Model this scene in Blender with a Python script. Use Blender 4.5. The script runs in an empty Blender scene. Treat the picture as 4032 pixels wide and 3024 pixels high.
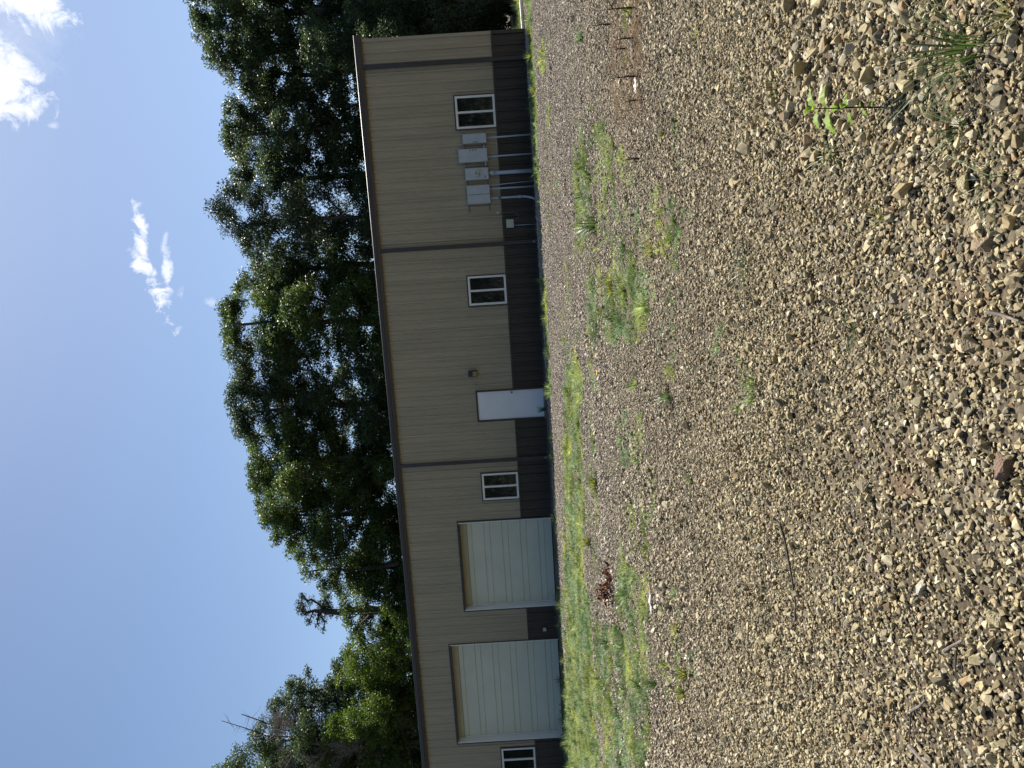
import bpy, bmesh, math, random
import numpy as np
from mathutils import Vector, Matrix

random.seed(7)
RNG = np.random.default_rng(11)
scene = bpy.context.scene
COL = scene.collection

# ------------------------------------------------------------------ camera
F, PITCH, ROLL = 2900.0, 0.00559762, -0.06110805        # focal length in photo pixels (4032 wide), radians
CAM = np.array([0.0, 0.0, 0.9])
fw = np.array([0.0, math.cos(PITCH), math.sin(PITCH)])
_r0 = np.array([1.0, 0, 0]); _u0 = np.cross(_r0, fw)
RT = math.cos(ROLL) * _r0 + math.sin(ROLL) * _u0
UP = -math.sin(ROLL) * _r0 + math.cos(ROLL) * _u0
cd = bpy.data.cameras.new('camera')
cam = bpy.data.objects.new('camera', cd); COL.objects.link(cam)
cd.sensor_width = 36.0; cd.sensor_fit = 'HORIZONTAL'
cd.lens = F / 4032 * 36.0
cd.clip_start = 0.05; cd.clip_end = 3000
X_, Y_, Z_ = -UP, RT, -fw                                 # the phone was held upright, its picture stored lying on its side
cam.matrix_world = Matrix(((X_[0], Y_[0], Z_[0], CAM[0]), (X_[1], Y_[1], Z_[1], CAM[1]), (X_[2], Y_[2], Z_[2], CAM[2]), (0, 0, 0, 1)))
scene.camera = cam

def ray(x, y):
    d = fw + (3024 - y - 1512) / F * RT + (2016 - x) / F * UP
    return d
def project(P):
    Q = P - CAM
    w = Q @ fw
    xu = 1512 + F * (Q @ RT) / w
    yu = 2016 - F * (Q @ UP) / w
    return yu, 3024 - xu, w

# ------------------------------------------------------------------ light
SUN_AZ, SUN_EL = math.radians(27), math.radians(56)       # azimuth clockwise from +Y
SUN_DIR = Vector((math.sin(SUN_AZ) * math.cos(SUN_EL), math.cos(SUN_AZ) * math.cos(SUN_EL), math.sin(SUN_EL)))
sl = bpy.data.lights.new('sun', 'SUN'); sl.energy = 5.0; sl.angle = math.radians(0.5); sl.color = (1.0, 0.93, 0.82)
so = bpy.data.objects.new('sun', sl); COL.objects.link(so)
so.rotation_euler = SUN_DIR.to_track_quat('Z', 'Y').to_euler()
so.location = SUN_DIR * 60

scene.view_settings.view_transform = 'Standard'
scene.view_settings.look = 'None'
scene.view_settings.exposure = 0.98
scene.view_settings.gamma = 1.0
scene.render.engine = 'CYCLES'
scene.cycles.max_bounces = 6
scene.cycles.transparent_max_bounces = 6

world = bpy.data.worlds.new('World'); scene.world = world; world.use_nodes = True
def build_world():
    nt = world.node_tree; N = nt.nodes; L = nt.links; N.clear()
    out = N.new('ShaderNodeOutputWorld'); bg = N.new('ShaderNodeBackground')
    sky = N.new('ShaderNodeTexSky'); sky.sky_type = 'NISHITA'; sky.sun_disc = False
    sky.sun_elevation = SUN_EL; sky.sun_rotation = SUN_AZ
    sky.air_density = 1.0; sky.dust_density = 0.6; sky.ozone_density = 1.9; sky.altitude = 100
    bg.inputs[1].default_value = 0.066
    tc = N.new('ShaderNodeTexCoord')
    nrm = N.new('ShaderNodeVectorMath'); nrm.operation = 'NORMALIZE'
    L.new(tc.outputs['Generated'], nrm.inputs[0])
    noi = N.new('ShaderNodeTexNoise'); noi.inputs['Scale'].default_value = 38; noi.inputs['Detail'].default_value = 9
    noi.inputs['Roughness'].default_value = 0.68; noi.inputs['Distortion'].default_value = 0.6
    L.new(nrm.outputs[0], noi.inputs['Vector'])
    def math_(op, a, b=None, clamp=False):
        m = N.new('ShaderNodeMath'); m.operation = op; m.use_clamp = clamp
        for i, v in enumerate((a, b)):
            if v is None: continue
            if isinstance(v, (int, float)): m.inputs[i].default_value = v
            else: L.new(v, m.inputs[i])
        return m.outputs[0]
    def dot(v):
        m = N.new('ShaderNodeVectorMath'); m.operation = 'DOT_PRODUCT'
        L.new(nrm.outputs[0], m.inputs[0]); m.inputs[1].default_value = tuple(v); return m.outputs['Value']
    total = None
    # each cloud: a direction in the sky, two half-widths (radians), a tilt, an opacity and raggedness
    for (x, y, ry, rx, tilt, op, rag) in CLOUDS:
        d = ray(x, y); d = d / np.linalg.norm(d)
        e1 = -RT - d * (-RT @ d); e1 /= np.linalg.norm(e1)
        e2 = np.cross(d, e1)
        if e2 @ (-UP) < 0: e2 = -e2
        c, s = math.cos(tilt), math.sin(tilt)
        a1 = (c * e1 + s * e2); a2 = (-s * e1 + c * e2)
        k = 1 / F
        u = math_('DIVIDE', dot(a1), ry * k); v = math_('DIVIDE', dot(a2), rx * k)
        r = math_('SQRT', math_('ADD', math_('MULTIPLY', u, u), math_('MULTIPLY', v, v)))
        fr = math_('GREATER_THAN', dot(d), 0.5)
        m = math_('ADD', math_('SUBTRACT', 1.0, r), math_('MULTIPLY', math_('SUBTRACT', noi.outputs['Fac'], 0.5), rag))
        m = math_('MULTIPLY', math_('MULTIPLY', math_('MULTIPLY', m, 1.15, True), op), fr)
        total = m if total is None else math_('MAXIMUM', total, m)
    mix = N.new('ShaderNodeMix'); mix.data_type = 'RGBA'
    L.new(total, mix.inputs['Factor']); L.new(sky.outputs[0], mix.inputs['A'])
    mix.inputs['B'].default_value = (9.9, 10.0, 10.3, 1)
    L.new(mix.outputs['Result'], bg.inputs[0]); L.new(bg.outputs[0], out.inputs[0])
CLOUDS = [(556, 935, 100, 24, 0.10, 0.85, 4.6), (545, 1040, 50, 24, 0.1, 0.8, 4.6), (600, 1115, 125, 34, 0.5, 0.85, 4.8), (655, 1075, 100, 17, 0.1, 0.6, 5.0), (648, 950, 60, 8, -0.2, 0.3, 4.2),
          (15, 330, 130, 115, 0.0, 1.1, 3.0), (60, 240, 60, 60, 0, .8, 3.6), (110, 5, 70, 110, 0.2, 0.95, 3.8), (95, 100, 60, 16, 0.5, 0.5, 3.6), (60, 150, 170, 150, 0.2, 0.16, 2.0),
          (118, 440, 45, 16, 0.6, 0.7, 3.6), (210, 495, 14, 20, 0.2, 0.3, 2.4), (715, 1160, 30, 14, 0.0, 0.2, 4.2), (832, 1192, 30, 26, 0.4, 0.25, 4.2)]
build_world()

# ------------------------------------------------------------------ materials
def new_mat(name):
    m = bpy.data.materials.new(name); m.use_nodes = True
    nt = m.node_tree
    return m, nt, nt.nodes, nt.links, nt.nodes['Principled BSDF']
def paint(name, col, rough=0.45, var=0.12, scale=2.5, bump=0.0, bscale=60, spec=0.5, metallic=0.0, streak=False):
    m, nt, N, L, b = new_mat(name)
    tc = N.new('ShaderNodeTexCoord'); mp = N.new('ShaderNodeMapping')
    L.new(tc.outputs['Object'], mp.inputs[0])
    if streak: mp.inputs['Scale'].default_value = (3.0, 3.0, 0.35)
    n = N.new('ShaderNodeTexNoise'); n.inputs['Scale'].default_value = scale; n.inputs['Detail'].default_value = 6; n.inputs['Roughness'].default_value = .6
    L.new(mp.outputs[0], n.inputs['Vector'])
    r = N.new('ShaderNodeValToRGB')
    r.color_ramp.elements[0].position = .3; r.color_ramp.elements[1].position = .72
    r.color_ramp.elements[0].color = (*[c * (1 - var) for c in col], 1); r.color_ramp.elements[1].color = (*[min(1, c * (1 + var)) for c in col], 1)
    L.new(n.outputs['Fac'], r.inputs[0]); L.new(r.outputs[0], b.inputs['Base Color'])
    b.inputs['Roughness'].default_value = rough; b.inputs['Specular IOR Level'].default_value = spec; b.inputs['Metallic'].default_value = metallic
    if bump:
        n2 = N.new('ShaderNodeTexNoise'); n2.inputs['Scale'].default_value = bscale; n2.inputs['Detail'].default_value = 5
        L.new(tc.outputs['Object'], n2.inputs['Vector'])
        bp = N.new('ShaderNodeBump'); bp.inputs['Strength'].default_value = bump; bp.inputs['Distance'].default_value = .02
        L.new(n2.outputs['Fac'], bp.inputs['Height']); L.new(bp.outputs[0], b.inputs['Normal'])
    return m
def leaf_mat(name, dark, light, scale=1.2, transl=0.35, rough=0.5, spec=0.35, instancer=False):
    m, nt, N, L, b = new_mat(name)
    tc = N.new('ShaderNodeTexCoord'); n = N.new('ShaderNodeTexNoise'); n.inputs['Scale'].default_value = scale; n.inputs['Detail'].default_value = 3
    geo = N.new('ShaderNodeNewGeometry')
    L.new(geo.outputs['Position'], n.inputs['Vector'])
    r = N.new('ShaderNodeValToRGB'); r.color_ramp.elements[0].position = .36; r.color_ramp.elements[1].position = .68
    r.color_ramp.elements[0].color = (*dark, 1); r.color_ramp.elements[1].color = (*light, 1)
    L.new(n.outputs['Fac'], r.inputs[0])
    hs = N.new('ShaderNodeHueSaturation'); L.new(r.outputs[0], hs.inputs['Color'])
    if instancer:
        at = N.new('ShaderNodeAttribute'); at.attribute_type = 'INSTANCER'; at.attribute_name = 'tint'
        mu = N.new('ShaderNodeVectorMath'); mu.operation = 'MULTIPLY'; L.new(r.outputs[0], mu.inputs[0]); L.new(at.outputs['Vector'], mu.inputs[1]); L.new(mu.outputs[0], hs.inputs['Color'])
    mr = N.new('ShaderNodeMapRange'); mr.inputs['To Min'].default_value = .62; mr.inputs['To Max'].default_value = 1.45
    L.new(geo.outputs['Random Per Island'], mr.inputs['Value']); L.new(mr.outputs[0], hs.inputs['Value'])
    L.new(hs.outputs[0], b.inputs['Base Color']); b.inputs['Roughness'].default_value = rough; b.inputs['Specular IOR Level'].default_value = spec
    t = N.new('ShaderNodeBsdfTranslucent')
    hs2 = N.new('ShaderNodeHueSaturation'); hs2.inputs['Hue'].default_value = .485; hs2.inputs['Saturation'].default_value = 1.15; hs2.inputs['Value'].default_value = 1.5
    L.new(hs.outputs[0], hs2.inputs['Color']); L.new(hs2.outputs[0], t.inputs[0])
    mx = N.new('ShaderNodeMixShader'); mx.inputs[0].default_value = transl
    out = N['Material Output']
    L.new(b.outputs[0], mx.inputs[1]); L.new(t.outputs[0], mx.inputs[2]); L.new(mx.outputs[0], out.inputs[0])
    return m
def bark_mat(name, a, bcol):
    m, nt, N, L, b = new_mat(name)
    tc = N.new('ShaderNodeTexCoord'); mp = N.new('ShaderNodeMapping'); mp.inputs['Scale'].default_value = (6, 6, 1.2); L.new(tc.outputs['Object'], mp.inputs[0])
    n = N.new('ShaderNodeTexNoise'); n.inputs['Scale'].default_value = 3; n.inputs['Detail'].default_value = 7; L.new(mp.outputs[0], n.inputs['Vector'])
    r = N.new('ShaderNodeValToRGB'); r.color_ramp.elements[0].color = (*a, 1); r.color_ramp.elements[1].color = (*bcol, 1); r.color_ramp.elements[0].position = .35; r.color_ramp.elements[1].position = .65
    L.new(n.outputs['Fac'], r.inputs[0]); L.new(r.outputs[0], b.inputs['Base Color']); b.inputs['Roughness'].default_value = .9
    bp = N.new('ShaderNodeBump'); bp.inputs['Strength'].default_value = .6; bp.inputs['Distance'].default_value = .03; L.new(n.outputs['Fac'], bp.inputs['Height']); L.new(bp.outputs[0], b.inputs['Normal'])
    return m

M = {}
M['tan'] = paint('tan_siding', (.355, .310, .212), .42, .13, .9, .25, 1.3, streak=True)
M['brown'] = paint('brown_siding', (.036, .030, .025), .40, .22, .7, streak=True)
M['trim'] = paint('brown_trim', (.042, .038, .040), .38, .1, 3)
M['roof'] = paint('roof_metal', (.16, .15, .13), .4, .1, 1)
M['concrete'] = paint('concrete', (.20, .19, .17), .9, .25, 9, .3, 80)
M['white_vinyl'] = paint('white_vinyl', (.80, .79, .74), .4, .04, 4)
M['doorwhite'] = paint('door_white', (.78, .80, .82), .4, .05, 1.5)
M['garage'] = paint('garage_door_metal', (.64, .66, .53), .42, .06, 1.2)
M['cream'] = paint('header_cream', (.46, .42, .29), .6, .1, 3)
M['grey'] = paint('box_grey', (.44, .49, .51), .4, .08, 5)
M['pvc'] = paint('pvc_grey', (.44, .50, .55), .4, .08, 5)
M['galv'] = paint('galvanised', (.18, .19, .19), .5, .15, 9, metallic=.4)
M['dark'] = paint('dark_print', (.03, .03, .035), .5, .1, 9)
M['beige'] = paint('beige_plastic', (.50, .52, .40), .5, .06, 5)
M['black'] = paint('black_metal', (.02, .02, .022), .4, .1, 5)
M['lens'] = paint('lamp_lens', (.42, .38, .22), .25, .1, 20)
M['steel'] = paint('steel', (.35, .33, .30), .3, .1, 9, metallic=.9)
def glass_mat():
    m, nt, N, L, b = new_mat('window_glass')
    b.inputs['Base Color'].default_value = (.010, .013, .013, 1); b.inputs['Roughness'].default_value = .04
    b.inputs['Specular IOR Level'].default_value = .6
    n = N.new('ShaderNodeTexNoise'); n.inputs['Scale'].default_value = 1.5
    bp = N.new('ShaderNodeBump'); bp.inputs['Strength'].default_value = .05; bp.inputs['Distance'].default_value = .05
    L.new(n.outputs['Fac'], bp.inputs['Height']); L.new(bp.outputs[0], b.inputs['Normal'])
    return m
M['glass'] = glass_mat()
M['bark'] = bark_mat('bark', (.030, .026, .022), (.085, .072, .06))
M['deadwood'] = bark_mat('dead_wood', (.10, .085, .075), (.22, .19, .165))
M['leaf_a'] = leaf_mat('leaves_dark', (.030, .052, .026), (.068, .105, .040), .9, .34)
M['leaf_b'] = leaf_mat('leaves_mid', (.036, .066, .022), (.088, .135, .036), .9, .38)
M['leaf_c'] = leaf_mat('leaves_bright', (.045, .085, .018), (.11, .17, .035), 1.2, .40)
M['leaf_pine'] = leaf_mat('pine_needles', (.024, .044, .024), (.055, .085, .036), 1.2, .18)
M['leaf_young'] = leaf_mat('young_leaves', (.16, .28, .025), (.30, .44, .06), 3, .5)
M['grass'] = leaf_mat('grass_blades', (.085, .115, .022), (.27, .28, .095), 1.6, .40, .5)
M['turf'] = leaf_mat('turf_blades', (.115, .140, .045), (.33, .34, .165), 1.6, .40, .5, instancer=True)
M['grass_blue'] = leaf_mat('grass_blades_blue', (.045, .085, .030), (.12, .17, .06), 3, .3, .45)
M['straw'] = leaf_mat('dry_straw', (.26, .19, .11), (.46, .37, .25), 6, .2, .7, .2)
M['deadstem'] = leaf_mat('dead_stem', (.02, .012, .008), (.05, .028, .015), 6, .1, .7, .2)
M['rust_leaf'] = leaf_mat('rusty_leaves', (.05, .018, .010), (.14, .055, .025), 9, .2, .6, .3)
M['petal'] = paint('petal', (.75, .45, .03), .5, .1, 9)
M['white'] = paint('white_plastic', (.55, .53, .47), .5, .06, 9)

# ------------------------------------------------------------------ object helpers
def obj(name, me, mat=None, parent=None, smooth=False):
    o = bpy.data.objects.new(name, me); COL.objects.link(o)
    if mat is not None: me.materials.append(mat)
    if parent is not None: o.parent = parent
    if smooth: me.polygons.foreach_set('use_smooth', [True] * len(me.polygons))
    return o
def tag(o, label=None, cat=None, group=None, kind=None):
    if label: o['label'] = label
    if cat: o['category'] = cat
    if group: o['group'] = group
    if kind: o['kind'] = kind
    return o
def empty(name, loc=(0, 0, 0), rz=0.0):
    o = bpy.data.objects.new(name, None); COL.objects.link(o); o.location = loc; o.rotation_euler = (0, 0, rz); o.empty_display_size = .2
    return o
class MB:
    """collects geometry, builds ONE mesh"""
    def __init__(s): s.v = []; s.f = []
    def box(s, x0, x1, y0, y1, z0, z1):
        n = len(s.v)
        s.v += [(x0, y0, z0), (x1, y0, z0), (x1, y1, z0), (x0, y1, z0), (x0, y0, z1), (x1, y0, z1), (x1, y1, z1), (x0, y1, z1)]
        s.f += [tuple(n + i for i in q) for q in ((0, 3, 2, 1), (4, 5, 6, 7), (0, 1, 5, 4), (1, 2, 6, 5), (2, 3, 7, 6), (3, 0, 4, 7))]
        return s
    def tube(s, pts, r, n=10, cap=True):
        P = [Vector(p) for p in pts]; R = r if isinstance(r, (list, tuple)) else [r] * len(P)
        prev = None; base = len(s.v)
        for i, p in enumerate(P):
            t = (P[min(i + 1, len(P) - 1)] - P[max(i - 1, 0)]).normalized()
            a = prev if prev is not None else (Vector((0, 0, 1)) if abs(t.z) < .9 else Vector((1, 0, 0)))
            a = (a - t * a.dot(t)).normalized(); prev = a; b = t.cross(a)
            for k in range(n):
                q = 2 * math.pi * k / n
                s.v.append(tuple(p + (a * math.cos(q) + b * math.sin(q)) * R[i]))
        for i in range(len(P) - 1):
            for k in range(n):
                a0 = base + i * n + k; a1 = base + i * n + (k + 1) % n
                s.f.append((a0, a1, a1 + n, a0 + n))
        if cap:
            s.f.append(tuple(base + k for k in range(n))[::-1]); s.f.append(tuple(base + (len(P) - 1) * n + k for k in range(n)))
        return s
    def poly(s, pts):
        n = len(s.v); s.v += [tuple(p) for p in pts]; s.f.append(tuple(range(n, n + len(pts)))); return s
    def build(s, name, mat, parent=None, bevel=0, smooth=False):
        me = bpy.data.meshes.new(name); me.from_pydata(s.v, [], s.f); me.update()
        bm = bmesh.new(); bm.from_mesh(me); bmesh.ops.recalc_face_normals(bm, faces=bm.faces)
        if bevel: bmesh.ops.bevel(bm, geom=bm.edges[:], offset=bevel, segments=2, affect='EDGES', profile=.7)
        bm.to_mesh(me); bm.free()
        return obj(name, me, mat, parent, smooth)
def mesh_np(name, V, Fq, k):
    """fast mesh from arrays: V (n,3), Fq (m,k)"""
    me = bpy.data.meshes.new(name)
    me.vertices.add(len(V)); me.vertices.foreach_set('co', np.ascontiguousarray(V, dtype=np.float32).ravel())
    m = len(Fq); me.loops.add(m * k); me.polygons.add(m)
    me.loops.foreach_set('vertex_index', np.ascontiguousarray(Fq, dtype=np.int32).ravel())
    me.polygons.foreach_set('loop_start', np.arange(0, m * k, k, dtype=np.int32))
    me.update(calc_edges=True); me.validate()
    return me

# ------------------------------------------------------------------ the lie of the land
D = np.array([-0.98248681, 0.18633212, 0.0]); N_ = np.array([-0.18633212, -0.98248681, 0.0])
P0 = np.array([10.2547577, 21.3912697, 0.0])             # the building's near corner, on the ground
WROT = math.atan2(D[1], D[0])
def W(s, v, z=0.0): return P0 + D * s + N_ * v + np.array([0, 0, z])
_gr = np.random.default_rng(5)
_G = _gr.random((64, 64))
def vnoise(x, y):
    xi = np.floor(x).astype(int); yi = np.floor(y).astype(int); fx = x - xi; fy = y - yi
    fx = fx * fx * (3 - 2 * fx); fy = fy * fy * (3 - 2 * fy)
    g = lambda a, b: _G[a % 64, b % 64]
    return (g(xi, yi) * (1 - fx) + g(xi + 1, yi) * fx) * (1 - fy) + (g(xi, yi + 1) * (1 - fx) + g(xi + 1, yi + 1) * fx) * fy
def fbm(x, y, o=4):
    t = 0; a = .5
    for i in range(o): t = t + a * vnoise(x * 2 ** i + 7.3 * i, y * 2 ** i + 3.1 * i); a *= .5
    return t
def gz(x, y):
    x = np.asarray(x, float); y = np.asarray(y, float)
    v = (x - P0[0]) * N_[0] + (y - P0[1]) * N_[1]
    t = np.clip((v - 1.5) / 16.5, 0, 1); t = t * t * (3 - 2 * t)
    near = np.clip((v - .8) / 2, 0, 1)
    u = (fbm(x * .55 + 20, y * .55 + 20) - .47) * .09 + (fbm(x * 2.6, y * 2.6) - .47) * .035
    return -0.42 * t + u * near
def ground_at(x, y):
    d = ray(x, y); t = .9 / max(1e-4, -d[2])
    t = min(t, 60)
    for _ in range(60):
        P = CAM + d * t
        e = P[2] - float(gz(P[0], P[1]))
        t += e / max(1e-3, -d[2]) * .6
    P = CAM + d * t
    return Vector((P[0], P[1], float(gz(P[0], P[1]))))

# ------------------------------------------------------------------ ground sheet
def build_ground():
    def axis(lo, hi, c0, c1, fine, ratio=1.25):
        a = list(np.arange(c0, c1 + 1e-6, fine)); s = fine; x = c1
        while x < hi: s *= ratio; x = min(hi, x + s); a.append(x)
        s = fine; x = c0
        while x > lo: s *= ratio; x = max(lo, x - s); a.insert(0, x)
        return np.array(a)
    xs = axis(-600, 600, -13, 14, .16); ys = axis(-300, 900, -1, 27, .16)
    X, Y = np.meshgrid(xs, ys); Z = gz(X, Y)
    V = np.stack([X.ravel(), Y.ravel(), Z.ravel()], 1)
    nx, ny = len(xs), len(ys)
    i = np.arange(nx - 1)[None, :] + np.arange(ny - 1)[:, None] * nx; i = i.ravel()
    Fq = np.stack([i, i + 1, i + 1 + nx, i + nx], 1)
    me = mesh_np('ground', V, Fq, 4)
    m, nt, N, L, b = new_mat('gravelly_earth')
    tc = N.new('ShaderNodeNewGeometry')
    vo = N.new('ShaderNodeTexVoronoi'); vo.inputs['Scale'].default_value = 42; vo.inputs['Randomness'].default_value = 1
    n1 = N.new('ShaderNodeTexNoise'); n1.inputs['Scale'].default_value = 60; n1.inputs['Detail'].default_value = 6
    n2 = N.new('ShaderNodeTexNoise'); n2.inputs['Scale'].default_value = .8; n2.inputs['Detail'].default_value = 5
    for t in (vo, n1, n2): L.new(tc.outputs['Position'], t.inputs['Vector'])
    cr = N.new('ShaderNodeValToRGB'); e = cr.color_ramp.elements
    e[0].position = 0; e[0].color = (.03, .022, .013, 1); e[1].position = 1; e[1].color = (.22, .185, .12, 1)
    L.new(vo.outputs['Color'], cr.inputs[0])
    dirt = N.new('ShaderNodeValToRGB'); dirt.color_ramp.elements[0].color = (.020, .014, .008, 1); dirt.color_ramp.elements[1].color = (.085, .063, .036, 1)  # earth colour, deepened to put shade into the gaps between stones
    L.new(n1.outputs['Fac'], dirt.inputs[0])
    mx = N.new('ShaderNodeMix'); mx.data_type = 'RGBA'
    sel = N.new('ShaderNodeMapRange'); sel.inputs['From Min'].default_value = .35; sel.inputs['From Max'].default_value = .65
    L.new(n2.outputs['Fac'], sel.inputs['Value']); L.new(sel.outputs[0], mx.inputs['Factor'])
    L.new(dirt.outputs[0], mx.inputs['A']); L.new(cr.outputs[0], mx.inputs['B'])
    last = mx.outputs['Result']
    for c, r, colr in ((ground_at(3800, 1240), .24, (.12, .08, .045, 1)), (ground_at(3560, 1900), .18, (.11, .068, .038, 1)), (ground_at(2470, 230), 1.3, (.14, .095, .06, 1))):
        dv = N.new('ShaderNodeVectorMath'); dv.operation = 'DISTANCE'; L.new(tc.outputs['Position'], dv.inputs[0]); dv.inputs[1].default_value = tuple(c)
        ad = N.new('ShaderNodeMath'); ad.operation = 'MULTIPLY_ADD'; L.new(n1.outputs['Fac'], ad.inputs[0]); ad.inputs[1].default_value = r * 1.2; L.new(dv.outputs['Value'], ad.inputs[2])
        mp = N.new('ShaderNodeMapRange'); mp.inputs['From Min'].default_value = r * 1.6; mp.inputs['From Max'].default_value = r * .7; L.new(ad.outputs[0], mp.inputs['Value'])
        m2 = N.new('ShaderNodeMix'); m2.data_type = 'RGBA'; L.new(mp.outputs[0], m2.inputs['Factor']); L.new(last, m2.inputs['A']); m2.inputs['B'].default_value = colr; last = m2.outputs['Result']
    L.new(last, b.inputs['Base Color'])
    b.inputs['Roughness'].default_value = .95
    bp = N.new('ShaderNodeBump'); bp.inputs['Strength'].default_value = 1; bp.inputs['Distance'].default_value = .012
    L.new(vo.outputs['Distance'], bp.inputs['Height']); bp.invert = True
    bp2 = N.new('ShaderNodeBump'); bp2.inputs['Strength'].default_value = .7; bp2.inputs['Distance'].default_value = .01
    L.new(n1.outputs['Fac'], bp2.inputs['Height']); L.new(bp.outputs[0], bp2.inputs['Normal']); L.new(bp2.outputs[0], b.inputs['Normal'])
    o = obj('ground', me, m, smooth=True)
    tag(o, kind='structure', label='pale gravelly earth lot in front of the metal building')
build_ground()

# ------------------------------------------------------------------ instanced stuff (gravel, low grass)
def gn_scatter(name, P, rot, scl, idx, tint, variants, mat):
    me = bpy.data.meshes.new(name); me.vertices.add(len(P))
    me.vertices.foreach_set('co', np.ascontiguousarray(P, np.float32).ravel())
    def att(n, typ, data, key):
        a = me.attributes.new(n, typ, 'POINT'); a.data.foreach_set(key, np.ascontiguousarray(data).ravel())
    att('rot', 'FLOAT_VECTOR', rot.astype(np.float32), 'vector'); att('scl', 'FLOAT_VECTOR', scl.astype(np.float32), 'vector')
    att('idx', 'INT', idx.astype(np.int32), 'value'); att('tint', 'FLOAT_VECTOR', tint.astype(np.float32), 'vector')
    src = bpy.data.collections.new(name + '_shapes')
    for k, vm in enumerate(variants):
        vm.materials.append(mat); vo = bpy.data.objects.new('%s_shape_%02d' % (name, k), vm); src.objects.link(vo)
    o = bpy.data.objects.new(name, me); COL.objects.link(o); me.materials.append(mat)
    g = bpy.data.node_groups.new(name + '_scatter', 'GeometryNodeTree')
    g.interface.new_socket('Geometry', in_out='INPUT', socket_type='NodeSocketGeometry')
    g.interface.new_socket('Geometry', in_out='OUTPUT', socket_type='NodeSocketGeometry')
    N = g.nodes; L = g.links
    gi = N.new('NodeGroupInput'); go = N.new('NodeGroupOutput'); ip = N.new('GeometryNodeInstanceOnPoints'); ci = N.new('GeometryNodeCollectionInfo')
    ci.inputs['Collection'].default_value = src; ci.inputs['Separate Children'].default_value = True; ci.inputs['Reset Children'].default_value = True
    def na(n, t):
        a = N.new('GeometryNodeInputNamedAttribute'); a.data_type = t; a.inputs['Name'].default_value = n; return a.outputs['Attribute']
    L.new(gi.outputs[0], ip.inputs['Points']); L.new(ci.outputs[0], ip.inputs['Instance'])
    ip.inputs['Pick Instance'].default_value = True
    L.new(na('idx', 'INT'), ip.inputs['Instance Index'])
    e2r = N.new('FunctionNodeEulerToRotation'); L.new(na('rot', 'FLOAT_VECTOR'), e2r.inputs[0]); L.new(e2r.outputs[0], ip.inputs['Rotation'])
    L.new(na('scl', 'FLOAT_VECTOR'), ip.inputs['Scale'])
    L.new(ip.outputs[0], go.inputs[0])
    md = o.modifiers.new('scatter', 'NODES'); md.node_group = g
    return o
def field_points(dens_fn, dmax, y0, y1, margin=1.3):
    """random points on the ground, dens_fn(x,y) per square metre, inside the strip the photo looks along"""
    xmax = .56 * y1 + margin
    n = int(dmax * (2 * xmax) * (y1 - y0))
    x = RNG.uniform(-xmax, xmax, n); y = RNG.uniform(y0, y1, n)
    k = (np.abs(x) < .56 * y + margin)
    v = (x - P0[0]) * N_[0] + (y - P0[1]) * N_[1]; s = (x - P0[0]) * D[0] + (y - P0[1]) * D[1]
    k &= (v > .06) | (s < -.4)
    x, y = x[k], y[k]
    k = RNG.random(len(x)) < dens_fn(x, y) / dmax
    return x[k], y[k]

def stone_mesh(rs):
    bm = bmesh.new()
    n = rs.randint(11, 16)
    for i in range(n):
        v = Vector((rs.uniform(-1, 1), rs.uniform(-1, 1), rs.uniform(-1, 1)))
        m = max(abs(v.x), abs(v.y), abs(v.z)); sph = v.normalized(); bx = v / m
        p = sph.lerp(bx, .62) * rs.uniform(.45, .56)
        bm.verts.new(p)
    bmesh.ops.convex_hull(bm, input=bm.verts[:])
    for v in [v for v in bm.verts if not v.link_faces]: bm.verts.remove(v)
    bmesh.ops.bevel(bm, geom=bm.edges[:], offset=.022, segments=1, affect='EDGES')
    me = bpy.data.meshes.new('stone_shape'); bm.to_mesh(me); bm.free(); return me
rs = random.Random(3)
STONES = [stone_mesh(rs) for _ in range(12)]
def stone_mat():
    m, nt, N, L, b = new_mat('gravel_stone')
    at = N.new('ShaderNodeAttribute'); at.attribute_type = 'INSTANCER'; at.attribute_name = 'tint'
    tc = N.new('ShaderNodeTexCoord'); n = N.new('ShaderNodeTexNoise'); n.inputs['Scale'].default_value = 2.2; n.inputs['Detail'].default_value = 6; n.inputs['Roughness'].default_value = .7
    L.new(tc.outputs['Object'], n.inputs['Vector'])
    mr = N.new('ShaderNodeMapRange'); mr.inputs['From Min'].default_value = .3; mr.inputs['From Max'].default_value = .7; mr.inputs['To Min'].default_value = .58; mr.inputs['To Max'].default_value = 1.28
    L.new(n.outputs['Fac'], mr.inputs['Value'])
    sc = N.new('ShaderNodeVectorMath'); sc.operation = 'SCALE'; L.new(at.outputs['Vector'], sc.inputs[0]); L.new(mr.outputs[0], sc.inputs['Scale'])
    L.new(sc.outputs[0], b.inputs['Base Color']); b.inputs['Roughness'].default_value = .82; b.inputs['Specular IOR Level'].default_value = .3
    bp = N.new('ShaderNodeBump'); bp.inputs['Strength'].default_value = .5; bp.inputs['Distance'].default_value = .003; L.new(n.outputs['Fac'], bp.inputs['Height']); L.new(bp.outputs[0], b.inputs['Normal'])
    return m
M['stone'] = stone_mat()
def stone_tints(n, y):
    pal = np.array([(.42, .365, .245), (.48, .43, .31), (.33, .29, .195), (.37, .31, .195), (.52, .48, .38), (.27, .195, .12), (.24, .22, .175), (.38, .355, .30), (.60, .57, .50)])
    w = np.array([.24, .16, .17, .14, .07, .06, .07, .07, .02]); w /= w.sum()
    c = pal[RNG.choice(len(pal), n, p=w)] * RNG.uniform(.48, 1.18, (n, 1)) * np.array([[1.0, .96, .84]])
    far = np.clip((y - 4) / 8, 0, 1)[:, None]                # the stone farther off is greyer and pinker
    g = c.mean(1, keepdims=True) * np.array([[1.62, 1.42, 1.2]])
    return c * (1 - far * .75) + g * far * .75
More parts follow.
